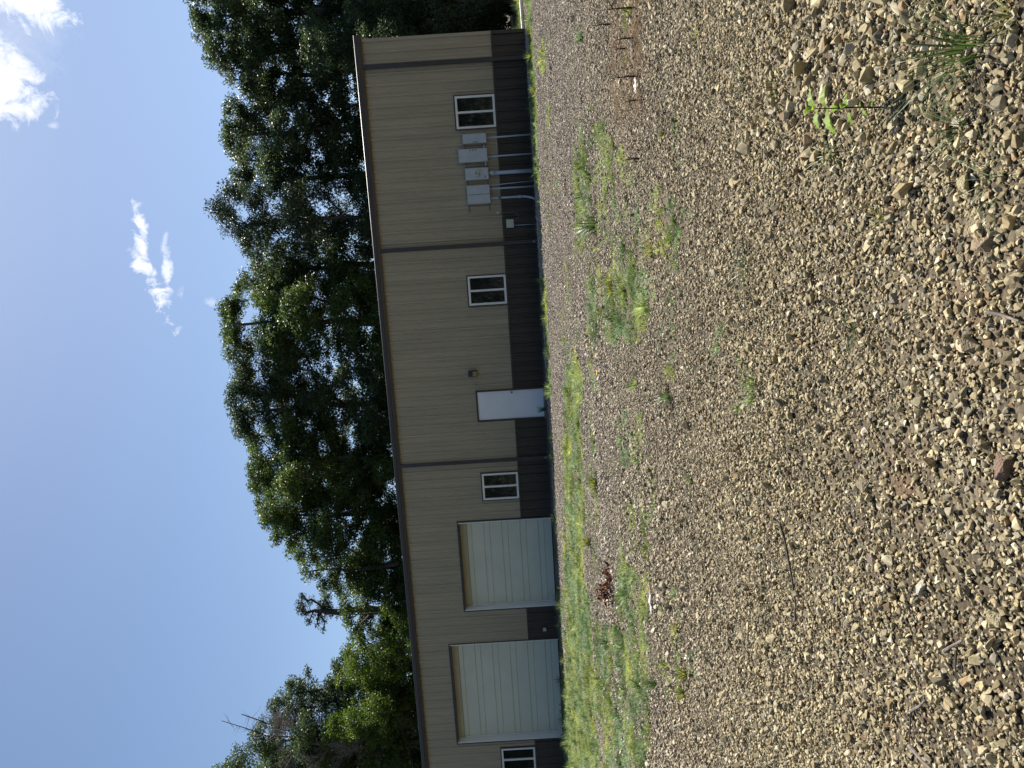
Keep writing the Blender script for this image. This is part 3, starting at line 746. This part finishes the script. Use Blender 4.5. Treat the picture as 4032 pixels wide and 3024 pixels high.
def make_tree(name, base, top, lobes, label, cat, group, leaf='leaf_a', per=190, csize=.66, clus=17, leafsize=.13, r_base=.22, seed=0, bark='bark', pine=False, bare=0.0):
    """lobes: (centre, radius) of the crown's big masses"""
    rg = np.random.default_rng(seed); rs_ = random.Random(seed)
    C = []; R = []
    for (c, r) in lobes:
        k = max(3, int(clus * (r / 1.5) ** 2))
        for _ in range(k):
            d = rg.normal(size=3); d[2] = d[2] * .8 + .18; d /= np.linalg.norm(d)
            C.append(np.array(c) + d * r * (.35 + .6 * rg.random() ** .6)); R.append(csize * rg.uniform(.6, 1.25) * min(1.1, .55 + r * .32))
    C = np.array(C); C[:, 2] = np.maximum(C[:, 2], base[2] + .35); R = np.array(R)
    e = empty(name, tuple(base)); tag(e, label, cat, group)
    segs, ntr = skeleton(np.array(base, float), np.array(top, float), C, rs_, r_base)
    off = np.array(base, float)
    segs = [(a - off, b - off, p, q) for a, b, p, q in segs]
    obj('trunk', tubes_mesh('trunk', segs[:ntr - 1], 10), M[bark], e, smooth=True)
    obj('branches', tubes_mesh('branches', segs[ntr - 1:], 5), M[bark], e)
    keep = rg.random(len(C)) >= bare
    Lc = leaf_cloud(C[keep] - off, R[keep], per, rg, .62 if not pine else .8)
    obj('crown', leaves_mesh('crown', Lc, leafsize, rg, .35 if not pine else .0, .55 if not pine else .28), M[leaf], e)
    return e
# skyline of the wood as (photo y, photo x)
SIL = [(-400, 800), (-200, 770), (0, 760), (40, 750), (100, 750), (150, 770), (200, 785), (240, 810), (290, 860), (330, 905), (362, 925), (388, 858), (440, 850), (500, 860), (535, 892), (560, 862), (610, 870), (640, 908),
       (690, 920), (725, 882), (760, 850), (800, 843), (850, 845), (900, 870), (935, 925), (1000, 955), (1040, 955), (1070, 940), (1110, 925), (1150, 890), (1200, 870), (1250, 862), (1300, 842), (1345, 822), (1380, 842), (1408, 900), (1460, 915), (1490, 900), (1530, 885), (1590, 892), (1650, 885),
       (1695, 905), (1712, 980), (1780, 970), (1830, 962), (1880, 980), (1950, 970), (2000, 985), (2060, 998), (2095, 1042), (2130, 1070), (2160, 1110), (2200, 1135), (2240, 1168), (2290, 1225), (2400, 1310), (2500, 1348),
       (2540, 1345), (2590, 1315), (2630, 1225), (2665, 1165), (2705, 1105), (2750, 1075), (2800, 1030), (2850, 985), (2900, 950), (2935, 892), (2970, 880), (3024, 850), (3200, 800), (3400, 820)]
SY = [a for a, b in SIL]; SX = [b for a, b in SIL]
EAVE = lambda y: 1410 + (y - 150) * .0925
def at(x, y, Y):
    d = ray(x, y); return CAM + d * (Y / d[1])
def depth_for(y, extra=0.0):
    """how far the tree line stands at this bearing: just behind the building's back wall"""
    k = ray(1500, y); t = k[0] / k[1]
    Yb = (P0[1] + BD * .9825 + (P0[0] + BD * .186) * .1897) / (1 + .1897 * t)
    return Yb + 4.2 + extra
def forest_tree(ya, yb, dep, seed, label, leaf='leaf_a', low=None, lobe=108, drop=.03, per=250, name='broadleaf_tree', cat='tree', group='trees behind the building', sil=None, pine=False, leafsize=.13, r_base=.2, clus=34, csize=.62, topcut=0):
    rg = np.random.default_rng(seed); rs_ = random.Random(seed); Y = depth_for((ya + yb) / 2, dep)
    lobes = []; k = Y / F
    row = 0; x_off = 0
    f = sil or (lambda y: float(np.interp(y, SY, SX)))
    bottom = low if low is not None else EAVE((ya + yb) / 2) + 230
    while True:
        n = 0; step = lobe * (1.0 + .25 * row * .4)
        y = ya + rg.uniform(0, 30)
        while y < yb:
            r = lobe * rg.uniform(.62, 1.0) * (1.0 if row else .8)
            cx = max(f(y - r * .55), f(y), f(y + r * .55)) + r * .80 + x_off + (rg.uniform(-18, 30) if row else 0)
            if cx + r * .3 < bottom:
                n += 1
                if row < 2 or rg.random() > drop:
                    p = at(cx, y, Y + rg.normal(0, 1.3)); lobes.append((p, r * k))
            y += r * rg.uniform(.85, 1.2)
        row += 1; x_off += lobe * .95
        if n == 0 or row > 12: break
    mid = (ya + yb) / 2
    b = at(1900, mid, Y); b[2] = 0.0
    zs = max(l[0][2] for l in lobes)
    tp = np.array([b[0] + rg.uniform(-.5, .5), b[1] + rg.uniform(-.3, .3), zs - .8 - topcut])
    return make_tree(name, b, tp, lobes, label, cat, group, leaf, per, csize, clus, leafsize, r_base, seed, pine=pine)
forest_tree(-420, -120, 1.5, 101, 'tall dark broadleaf tree at the right end of the wood, past the building corner', r_base=.28)
forest_tree(-130, 175, 2.0, 102, 'tallest dense dark oak standing past the building corner', r_base=.3, drop=.05)
forest_tree(150, 372, 3.5, 103, 'dense dark tree sloping down beside the tallest oak', drop=.12)
forest_tree(380, 560, 1.0, 104, 'dark round-topped tree above the electrical boxes', 'leaf_a', drop=.05, per=225)
forest_tree(545, 735, 2.5, 105, 'tree with a rounded double top left of the round-topped tree', drop=.05, per=225)
forest_tree(720, 945, 1.5, 106, 'tall pine with dark needle clusters above the middle downspout', 'leaf_pine', name='pine_tree', drop=.1, per=190, pine=True, leafsize=.18, clus=26)
forest_tree(930, 1130, 3.0, 107, 'thin see-through tree left of the tall pine, sky showing through', drop=.12, per=170, clus=28)
forest_tree(1110, 1400, 1.5, 108, 'broad oak whose spiked top stands above the second window', 'leaf_b', drop=.05, per=225, r_base=.28)
forest_tree(1400, 1700, 2.5, 109, 'tall leafy tree above the entrance door with bare lower limbs', drop=.06, per=225, r_base=.26)
forest_tree(1695, 1900, 1.0, 110, 'mid-green tree above the third downspout', 'leaf_b', drop=.1)
forest_tree(1880, 2110, 2.5, 111, 'dense green tree above the third window', 'leaf_b', drop=.12)
forest_tree(2090, 2300, 1.5, 112, 'green tree stepping down above the smaller overhead door', 'leaf_b', drop=.05)
forest_tree(2270, 2560, 1.0, 113, 'low dark tree between the two overhead doors, below the pine top', 'leaf_b', drop=0, lobe=85, sil=lambda y: float(np.interp(y, [2200, 2290, 2340, 2480, 2560], [1165, 1290, 1320, 1360, 1400])))
forest_tree(2322, 2470, 6.5, 114, 'small-topped pine leaning out over the dip in the skyline', 'leaf_pine', name='pine_tree', lobe=58, drop=.15, pine=True, leafsize=.17, per=170, clus=40, csize=.5, low=1330,
            sil=lambda y: float(np.interp(y, [2310, 2340, 2380, 2420, 2445, 2470], [1200, 1172, 1150, 1160, 1195, 1245])))
forest_tree(2600, 2790, 3.5, 115, 'dark tree rising left of the dip in the skyline', 'leaf_a', drop=.1, lobe=85)
forest_tree(2790, 3010, 2.0, 116, 'patchy tree with dead twigs through its crown at the far left', 'leaf_a', drop=.2, lobe=90, per=150)
forest_tree(3000, 3330, 4.0, 117, 'tall tree at the left edge behind the dead snag', 'leaf_b', drop=.1)
forest_tree(2350, 2640, .0, 118, 'lower bright green tree just above the eave over the larger overhead door', 'leaf_c', drop=0, lobe=75, name='young_tree', sil=lambda y: float(np.interp(y, [2340, 2400, 2470, 2560, 2640, 2700], [1590, 1500, 1440, 1360, 1345, 1340])), group='lower trees close behind the eave', leafsize=.11)
forest_tree(2600, 2830, .0, 119, 'bushy sunlit green tree over the left part of the larger overhead door', 'leaf_c', drop=0, lobe=80, name='young_tree', sil=lambda y: float(np.interp(y, [2560, 2620, 2700, 2800, 2900], [1370, 1330, 1320, 1350, 1380])), group='lower trees close behind the eave', leafsize=.11)
forest_tree(2790, 3120, .0, 120, 'bushy glossy-leaved tree above the leftmost window', 'leaf_c', drop=0, lobe=75, per=260, name='young_tree', sil=lambda y: float(np.interp(y, [2780, 2850, 2950, 3100], [1300, 1270, 1260, 1240])), group='lower trees close behind the eave', leafsize=.12)

# twiggy dead tree and snags at the far left
def twiggy(name, base, top, n, L0, seed, label, cat, spread=1.0, r=.07, depth=3, mat='deadwood', fine=.006, group=None):
    rs_ = random.Random(seed); segs = []
    base = Vector(base); top = Vector(top); K = 8
    pts = [base.lerp(top, i / K) + Vector((rs_.uniform(-.05, .05), rs_.uniform(-.05, .05), 0)) * (i > 0) for i in range(K + 1)]
    for i in range(K): segs.append((pts[i], pts[i + 1], r * (1 - i / K * .8), r * (1 - (i + 1) / K * .8)))
    ntr = len(segs)
    def grow(p, d, L, rr, lev):
        q = p; m = 3
        for i in range(m):
            d = (d + Vector((rs_.uniform(-.3, .3), rs_.uniform(-.3, .3), rs_.uniform(-.18, .26)))).normalized()
            q2 = q + d * L / m; segs.append((q, q2, rr * (1 - i / m * .4), rr * (1 - (i + 1) / m * .4)))
            if lev > 0:
                for _ in range(2 if lev > 1 else 3):
                    a = Vector((rs_.uniform(-1, 1), rs_.uniform(-1, 1), rs_.uniform(-.3, .8))).normalized()
                    grow(q2, (d * .7 + a * .8).normalized(), L * rs_.uniform(.4, .62), max(fine, rr * .5), lev - 1)
            q = q2
    for i in range(n):
        t = rs_.uniform(.45, 1.0); p = base.lerp(top, t); a = rs_.uniform(0, 6.28)
        grow(p, Vector((math.cos(a) * spread, math.sin(a) * spread, rs_.uniform(.3, 1.1))).normalized(), L0 * rs_.uniform(.6, 1.1), r * .4, depth)
    e = empty(name, tuple(base)); tag(e, label, cat, group)
    S = [(np.array(a - base), np.array(b - base), p, q) for a, b, p, q in segs]
    obj('trunk', tubes_mesh('trunk', S[:ntr], 8), M[mat], e, smooth=True)
    if len(S) > ntr: obj('twigs', tubes_mesh('twigs', S[ntr:], 4), M[mat], e)
    return e
for (xa, ya, xb, yb, lab, sd) in ((951, 2812, 1120, 2875, 'thick broken dead snag poking above the far left trees', 1), (873, 2838, 1060, 2900, 'thin bare dead snag reaching highest above the far left trees', 2)):
    Yd = depth_for(2850, 2.0); tp = at(xa, ya, Yd); md = at(xb, yb, Yd); bs = at(1900, 2930, Yd); bs[2] = 0
    e = empty('dead_snag', tuple(bs)); tag(e, lab, 'dead tree', 'dead snags')
    S = [(bs - bs, (md - bs) * .6, .14, .09), ((md - bs) * .6, md - bs, .09, .065 - sd * .012), (md - bs, (md + tp) / 2 - bs + np.array([.03, 0, 0]), .065 - sd * .012, .05 - sd * .012), ((md + tp) / 2 - bs + np.array([.03, 0, 0]), tp - bs, .05 - sd * .012, .03 - sd * .007)]
    obj('trunk', tubes_mesh('trunk', S, 8), M['bark'], e, smooth=True)
    rs2 = random.Random(sd); Tw = []
    for _ in range(16):
        t = rs2.uniform(.05, .9); p = (md + (tp - md) * t) - bs; d = np.array([rs2.uniform(-1, 1), rs2.uniform(-.6, .6), rs2.uniform(-.3, .6)]); d /= np.linalg.norm(d)
        q = p + d * rs2.uniform(.15, .55); Tw.append((p, q, .012, .006)); Tw.append((q, q + (d + np.array([rs2.uniform(-.6, .6), 0, .3])) * .25, .006, .003))
    obj('twigs', tubes_mesh('twigs', Tw, 4), M['bark'], e)
Yd = depth_for(2900, -.3)
b = at(1900, 2960, Yd); b[2] = 0
twiggy('dead_tree', b, at(1120, 2900, Yd), 22, 2.0, 5, 'grey dead twiggy tree among the leaves at the far left', 'dead tree', r=.07, depth=3)

# dark undergrowth past the right-hand corner, and the wood farther off
def shrub(x, y, h, w, seed, label, leaf='leaf_a', per=150, name='understory_tree', group='undergrowth past the building corner', leafsize=.10):
    rg = np.random.default_rng(seed); lobes = []
    z = .3
    while z < h:
        for _ in range(4):
            a = rg.uniform(0, 6.28); q = w * rg.uniform(.2, .8) * (1 - .4 * z / h)
            lobes.append((np.array([x + math.cos(a) * q, y + math.sin(a) * q, z + .5]), w * .42 * rg.uniform(.8, 1.1)))
        z += w * .42
    return make_tree(name, (x, y, 0), (x + .2, y, h * .8), lobes, label, 'tree', group, leaf, per, .6, 30, leafsize, .09, seed)
shrub(13.9, 29.6, 5.5, 1.7, 201, 'dark leafy undergrowth tree nearest the building corner')
shrub(16.6, 30.0, 6.0, 1.9, 202, 'dark undergrowth tree at the right edge of the view')
shrub(15.2, 32.5, 8.5, 2.1, 203, 'taller dark undergrowth tree set back between two others')
shrub(18.6, 31.5, 7.0, 2.2, 204, 'dark undergrowth tree outside the right edge of the picture')
shrub(14.8, 28.6, 3.0, 1.3, 206, 'low dark bush beside the lit grass past the corner', name='understory_bush')
shrub(16.9, 33.6, 8.0, 2.3, 207, 'dark undergrowth tree deep behind the others')
shrub(12.6, 34.5, 7.0, 2.0, 205, 'dark undergrowth tree hidden behind the corner gutter')
def wood_mass(name, pts, label, leaf, n, size):
    rg = np.random.default_rng(77); L_ = []
    for (x, y, rx, ry, h) in pts:
        m = int(n * rx * ry * h / 400); P = rg.normal(size=(m, 3)); P /= np.linalg.norm(P, axis=1, keepdims=True); P *= rg.random((m, 1)) ** .33
        P[:, 2] = P[:, 2] * .5 + .5
        L_.append(np.array([[x, y, 0]]) + P * np.array([[rx, ry, h]]))
    P = np.concatenate(L_); P = P[P[:, 2] > .05]
    o = obj(name, leaves_mesh(name, P, size, rg, .3, .7), M[leaf]); tag(o, label, 'woods', kind='stuff')
rgm = np.random.default_rng(9)
wood_mass('woodland', [(x, 47 + rgm.uniform(-3, 3) + abs(x) * .05, 4.5, 4, rgm.uniform(6.0, 7.6)) for x in range(-46, 10, 4)] + [(x, 38 + rgm.uniform(-2, 6) + (x - 14) * .1, 4, 4, rgm.uniform(7, 11)) for x in range(17, 60, 3)] + [(20 + 3 * i, 35 + i, 3.5, 3, 7) for i in range(5)],
          'dark mass of woodland standing beyond the building', 'leaf_a', 9000, .34)
wood_mass('rear_woodland', [(x, -30 + rgm.uniform(-4, 4), 5.5, 5, rgm.uniform(11, 17)) for x in range(-118, 71, 6)] + [(-95 + rgm.uniform(-4, 4), y, 5.5, 5, 14) for y in range(-24, 30, 6)], 'green wood behind the photographer, mirrored in the windows', 'leaf_a', 5000, .55)

# ------------------------------------------------------------------ plants and scraps on the gravel
def plant_sapling():
    b = ground_at(3478, 424); tip = np.array(at_pt(3190, 432, b.y))
    e = empty('sapling', tuple(b)); tag(e, 'upright green seedling with toothed pointed leaves standing alone in the near gravel', 'plant')
    H = tip - np.array(b); H[1] = -.01
    pts = [Vector((0, 0, -.02)), Vector(H * .35) + Vector((.003, 0, 0)), Vector(H * .7), Vector(H * .95)]
    m = MB(); m.tube(pts, [.0032, .0028, .0022, .0015], 8); m.build('stem', M['deadstem'], e)
    rs_ = random.Random(4)
    def leaf(t, ang, L_, elev):
        base = Vector(H * t); d = Vector((math.cos(ang), math.sin(ang), elev)).normalized(); side = d.cross(Vector((0, 0, 1))).normalized(); nn = side.cross(d)
        K = 8; me = MB(); 
        for s_ in (1, -1):
            row = []
            for i in range(K + 1):
                u = i / K; w = L_ * .21 * math.sin(math.pi * min(1, u * 1.02 + .0)) ** .8 * (1 + (.18 if i % 2 else -.1)) if 0 < i < K else .0006
                c = base + d * L_ * u - Vector((0, 0, L_ * .35 * u * u))
                row.append((c, c + side * s_ * w + nn * w * .45))
            for i in range(K): me.poly([row[i][0], row[i][1], row[i + 1][1], row[i + 1][0]])
        me.build('leaf', M['leaf_young'], e)
    for (t, a, L_, el) in ((.98, 1.8, .045, 1.6), (.93, .1, .085, .55), (.90, 3.0, .075, .3), (.78, -.2, .09, .45), (.76, 3.3, .10, .2), (.62, 1.2, .06, .4), (.60, -1.7, .055, .4), (.48, .2, .06, .3), (.46, 3.0, .06, .15), (.30, .6, .035, .2), (.28, 3.6, .035, .2), (.97, -1.5, .05, .8), (.15, .1, .03, .1)):
        leaf(t, a, L_, el)
def at_pt(x, y, Y):
    d = ray(x, y); return CAM + d * (Y / d[1])
plant_sapling()
def tuft(x, y, h, n, spread, label, mat='grass_blue', wid=.0055, seed=0, name='grass_tuft', cat='grass tuft', group='grass tufts in the gravel', bend=.35):
    rs_ = random.Random(seed + int(x)); p = ground_at(x, y)
    o = obj(name, tuft_mesh(rs_, n, h, spread, wid, bend, 5, name), M[mat]); o.location = p + Vector((0, 0, .004))
    return tag(o, label, cat, group)
tuft(3835, 185, .30, 70, .22, 'largest long-bladed grass tuft in the near right gravel', wid=.0045, seed=1)
tuft(3790, 500, .13, 30, .10, 'small fine grass tuft left of the largest near tuft', seed=2)
tuft(3985, 60, .10, 22, .10, 'short yellow-green tuft at the very near right edge of the gravel', 'grass', seed=3)
tuft(3920, 700, .10, 26, .16, 'sparse sprawling weed nearest the camera among pale stones', 'grass_blue', seed=4, wid=.003)
tuft(3270, 610, .10, 26, .16, 'dark sparse weed left of the upright seedling', 'grass_blue', seed=5)
tuft(3060, 350, .12, 16, .12, 'thin weed farther off beyond the upright seedling', 'grass_blue', seed=6)
tuft(2935, 330, .11, 20, .12, 'pale narrow-bladed weed in the right part of the gravel', 'grass_blue', seed=7)
tuft(2755, 130, .13, 18, .12, 'small weed low in the gravel at the right edge', 'grass', seed=8)
tuft(2612, 530, .08, 60, .05, 'compact bright green clump alone in the middle gravel', 'grass', seed=9, wid=.006)
tuft(2345, 885, .42, 60, .34, 'broad pale tuft with one long arching blade below the junction box', 'grass_blue', seed=10, wid=.016)
tuft(2300, 655, .32, 40, .16, 'thin upright weed beside a brown clod below the meter', 'grass', seed=11, wid=.013)
tuft(2570, 985, .22, 50, .20, 'fine grass tuft below the middle downspout', 'grass', seed=12, wid=.010)
tuft(2705, 2655, .19, 44, .12, 'right one of three upright grass tufts near the left edge', 'grass', seed=13, wid=.013)
tuft(2698, 2735, .20, 44, .14, 'left one of three upright grass tufts near the left edge', 'grass', seed=14, wid=.013)
tuft(2580, 2690, .22, 40, .16, 'farthest one of three upright grass tufts near the left edge', 'grass_blue', seed=15, wid=.013)
tuft(2672, 2470, .17, 24, .10, 'thin tuft just beyond the white scrap in the left gravel', 'grass', seed=16, wid=.011)
tuft(2350, 1905, .30, 90, .26, 'thick dark green tuft casting a shadow below the third window', 'grass', seed=17, wid=.016)
tuft(2325, 2135, .30, 70, .24, 'round green tuft below the smaller overhead door', 'grass', seed=18, wid=.015)
tuft(2640, 1560, .20, 40, .16, 'loose weed in the middle of the gravel lot', 'grass_blue', seed=19, wid=.010)
tuft(2960, 1560, .10, 26, .14, 'low blue-green weed centred in the near gravel', 'grass_blue', seed=20)
tuft(2940, 1060, .12, 40, .20, 'spreading weed mat in the near gravel below the second window', 'grass_blue', seed=21)
tuft(3360, 1300, .07, 20, .12, 'faint grey-green weed in the centre foreground', 'grass_blue', seed=22)
tuft(3480, 860, .07, 14, .06, 'tiny bright weed between stones in the right foreground', 'grass', seed=23)
tuft(2250, 2440, .30, 26, .2, 'tall straggly weed below the wall between the overhead doors', 'grass', seed=24, wid=.015)
tuft(2240, 2330, .28, 26, .2, 'seeding weed at the foot of the smaller overhead door', 'grass', seed=25, wid=.015)
for (s, v, h, lab, sd) in ((.35, 2.2, .35, 'weed in the shade line near the building corner', 1), (1.6, 2.5, .22, 'low weed in the shade line under the end downspout', 2), (11.25, .35, .40, 'bushy weed growing in front of the white door', 3), (21.5, .8, .22, 'small weed at the foot of the larger overhead door', 4), (19.6, 2.2, .32, 'seed-headed weed at the right foot of the larger overhead door', 5)):
    rs_ = random.Random(sd); p = W(s, v)
    o = obj('weed', tuft_mesh(rs_, 46 if sd == 3 else 20, h, h * (.4 if sd == 3 else .6), .016, .15, 4, 'weed'), M['grass_blue' if sd == 3 else 'grass']); o.location = (p[0], p[1], float(gz(p[0], p[1])))
    tag(o, lab, 'weed', 'weeds along the wall')
# dry dead stems and straw at the right
for (x, y, h, lab, sd) in ((2515, 300, .26, 'dark pointed dead stem, leftmost of the dry stems at the right', 1), (2480, 190, .16, 'broken dark dead stem in the dry straw', 2), (2500, 150, .18, 'dark dead stem in the middle of the dry straw', 3), (2500, 30, .30, 'tall dark dead stem nearest the right edge', 4), (2405, 95, .20, 'thin dead stem beyond the dry straw', 5), (2520, 395, .14, 'short dead stem at the left end of the dry straw', 6), (2520, 625, .16, 'single dark dead stem below the meter boxes', 7)):
    p = ground_at(x, y); m = MB(); rs_ = random.Random(sd)
    m.tube([(0, 0, -.02), (.004, 0, h * .4), (-.004, .003, h)], [.012, .007, .002], 7)
    for _ in range(6):
        a = rs_.uniform(0, 6.28); z = rs_.uniform(.1, .8) * h; L_ = h * rs_.uniform(.15, .35)
        m.tube([(0, 0, z), (math.cos(a) * L_, math.sin(a) * L_, z + L_ * .7)], [.004, .001], 4)
    o = m.build('dead_weed', M['deadstem']); o.location = p; tag(o, lab, 'dead weed', 'dark dead stems at the right')
def straw(x0, x1, y0, y1, n, name, label, mat='straw', L_=(.05, .2)):
    rs_ = random.Random(len(label)); m = MB()
    for _ in range(n):
        p = ground_at(rs_.uniform(x0, x1), rs_.uniform(y0, y1)); a = rs_.uniform(-.7, .7) + (math.pi if rs_.random() < .5 else 0); l = rs_.uniform(*L_)
        q = p + Vector((math.cos(a) * l, math.sin(a) * l, 0)); mid = (p + q) / 2
        for v in (p, q): v.z = float(gz(v.x, v.y)) + rs_.uniform(.012, .035)
        mid.z = float(gz(mid.x, mid.y)) + rs_.uniform(.03, .06)
        m.tube([p, mid, q], [.003, .003, .0015], 4, cap=False)
    return tag(m.build(name, M[mat]), label, 'dry straw', kind='stuff')
straw(2415, 2540, -20, 460, 330, 'dry_straw', 'brown dry straw strewn among the dead stems at the right')
# scattered sticks
def stick(pts, r, label, mat='deadwood', name='stick', k=3):
    m = MB(); P = []
    for (x, y) in pts:
        p = ground_at(x, y); p.z += r + .012; P.append(p)
    m.tube(P, [r * (1 - .5 * i / (len(P) - 1)) for i in range(len(P))], 7)
    return tag(m.build(name, M[mat]), label, 'stick', 'sticks lying on the gravel')
stick([(3085, 2060), (3110, 2150), (3130, 2260), (3148, 2380), (3145, 2440), (3115, 2505)], .0065, 'long thin curved dark vine on the left gravel', 'bark', 'vine')
stick([(3372, 2458), (3410, 2500), (3440, 2540)], .006, 'short pale straight stalk in the left foreground')
stick([(3740, 2562), (3775, 2540), (3812, 2520)], .006, 'pale broken stick on the gravel in the near left foreground')
stick([(3785, 2560), (3782, 2620), (3784, 2675)], .004, 'thin dark twig beside the pale broken stick', 'bark')
stick([(3605, 2800), (3640, 2780), (3665, 2755)], .006, 'tan twig lying crosswise in the near left gravel')
stick([(3605, 2800), (3600, 2870), (3598, 2925)], .004, 'thin dark twig touching the tan crosswise twig', 'bark')
stick([(3603, 2935), (3650, 2990), (3690, 3030)], .008, 'thick pale weathered stick running out of the left edge')
stick([(3912, 1228), (3960, 1236), (4040, 1262)], .006, 'pale bent twig at the very front centre of the gravel')
stick([(3690, 1690), (3720, 1680)], .006, 'short pale stub of stick in the centre foreground')
stick([(2600, 2330), (2640, 2400), (2655, 2480)], .004, 'thin pale stalk across the gravel past the brown branch')
# brown dead leafy branch
def dead_branch():
    p = ground_at(2412, 2335); e = empty('dead_branch', tuple(p)); tag(e, 'rusty brown dead leafy branch lying in the grass before the smaller overhead door', 'branch')
    g = lambda x, y, dz=.03: Vector(ground_at(x, y)) - Vector(p) + Vector((0, 0, dz))
    m = MB(); m.tube([g(2372, 2222, .28), g(2395, 2245, .12), g(2412, 2275, .05), g(2420, 2335, .06)], [.008, .010, .012, .010], 7); m.build('stem', M['deadstem'], e)
    rg = np.random.default_rng(3); C = np.concatenate([rg.normal(size=(85, 3)) * np.array([[.085, .06, .055]]) + np.array([[.0, .0, .10]]), rg.normal(size=(50, 3)) * np.array([[.12, .05, .02]]) + np.array([[.24, -.02, .04]])])
    C[:, 2] = np.abs(C[:, 2]) + .02
    obj('leaves', leaves_mesh('leaves', C, .08, rg, .2, .5), M['rust_leaf'], e)
dead_branch()
def scrap(x, y, L_, w, name, label, mat='white', rz=0.0, cat='scrap'):
    p = ground_at(x, y); rs_ = random.Random(int(x)); m = MB(); K = 6; top = []; bot = []
    for i in range(K + 1):
        t = i / K - .5; ww = w * (.4 + .6 * math.sin(math.pi * (i + .6) / (K + 1.2))) * rs_.uniform(.7, 1.1)
        z = .035 + rs_.uniform(0, .022)
        top.append(((t * L_), ww / 2, z)); bot.append((t * L_, -ww / 2, z - .012))
    for i in range(K): m.poly([bot[i], bot[i + 1], top[i + 1], top[i]]); m.poly([(a[0], a[1], a[2] - .006) for a in (bot[i], top[i], top[i + 1], bot[i + 1])])
    o = m.build(name, M[mat]); o.location = p; o.rotation_euler = (0, 0, rz); return tag(o, label, cat, 'pale scraps')
scrap(2574, 2372, .24, .032, 'plastic_scrap', 'long white scrap lying in the left gravel')
scrap(2519, 332, .16, .05, 'plastic_scrap', 'white scrap lying by the dead stems at the right')
scrap(2502, 198, .16, .04, 'plastic_scrap', 'grey-white twisted scrap farther right among the dead stems', 'concrete')
# clods and large stones
def rock(x, y, s, label, tint, seed):
    p = ground_at(x, y); me = stone_mesh(random.Random(seed)); bm = bmesh.new(); bm.from_mesh(me)
    bmesh.ops.subdivide_edges(bm, edges=bm.edges[:], cuts=1, use_grid_fill=True); r2 = random.Random(seed)
    for v in bm.verts: v.co += v.normal * r2.uniform(-.015, .012); v.co = Vector((v.co.x * 1.25, v.co.y, v.co.z * .75)) * s
    bm.to_mesh(me); bm.free(); o = obj('rock', me, paint('rock_%d' % seed, tint, .85, .35, 30 , .8, 160, .25)); o.location = p + Vector((0, 0, s * .22)); o.rotation_euler = (r2.uniform(-.3, .3), r2.uniform(-.3, .3), r2.uniform(0, 6))
    return tag(o, label, 'rock', 'larger rocks in the near gravel')
rock(3895, 925, .070, 'largest tan-brown rock at the near right of the gravel', (.27, .21, .14), 1)
rock(3860, 885, .080, 'second brown rock beside the largest tan-brown rock', (.25, .20, .13), 2)
rock(3820, 735, .062, 'yellowish wedge rock in the near right foreground', (.38, .33, .20), 3)
rock(3530, 1172, .042, 'round grey-brown rock in the centre foreground', (.27, .24, .18), 4)
rock(3830, 1360, .050, 'tan rock beside the orange dirt in the front centre', (.33, .27, .18), 5)
rock(3415, 1905, .055, 'dark-shadowed rock in the centre of the near gravel', (.25, .21, .14), 6)
rock(3445, 2200, .045, 'dark brown round rock in the left foreground', (.20, .16, .12), 7)
rock(3935, 2440, .070, 'large yellow-tan rock at the near left edge', (.36, .31, .19), 8)
rock(3965, 1840, .060, 'reddish-brown rock at the front of the centre gravel', (.22, .15, .11), 9)
rock(3640, 2310, .048, 'pale cube-like rock in the left foreground', (.44, .42, .36), 10)
# flowers
for (x, y, lab, sd) in ((2268, 1397, 'yellow flower farthest off in the grass below the lamp', 1), (2289, 1380, 'yellow flower second in the row below the wall lamp', 2), (2336, 1360, 'single yellow flower nearest the middle of the grass', 3), (2375, 1397, 'yellow flower closest to the camera', 4), (2380, 1466, 'orange-yellow flower left of the others', 5)):
    p = ground_at(x, y); e = empty('yellow_flower', tuple(p)); tag(e, lab, 'flower', 'yellow flowers')
    m = MB(); m.tube([(0, 0, 0), (0, 0, .10)], .003, 5); m.build('stem', M['grass'], e)
    m = MB()
    for k in range(8):
        a = k * math.pi / 4; d = Vector((math.cos(a), math.sin(a), .15)); s_ = Vector((-d.y, d.x, 0)) * .014; c = Vector((0, -.005, .105))
        m.poly([c, c + d * .022 + s_, c + d * .042, c + d * .022 - s_])
    m.build('petals', M['petal'], e)
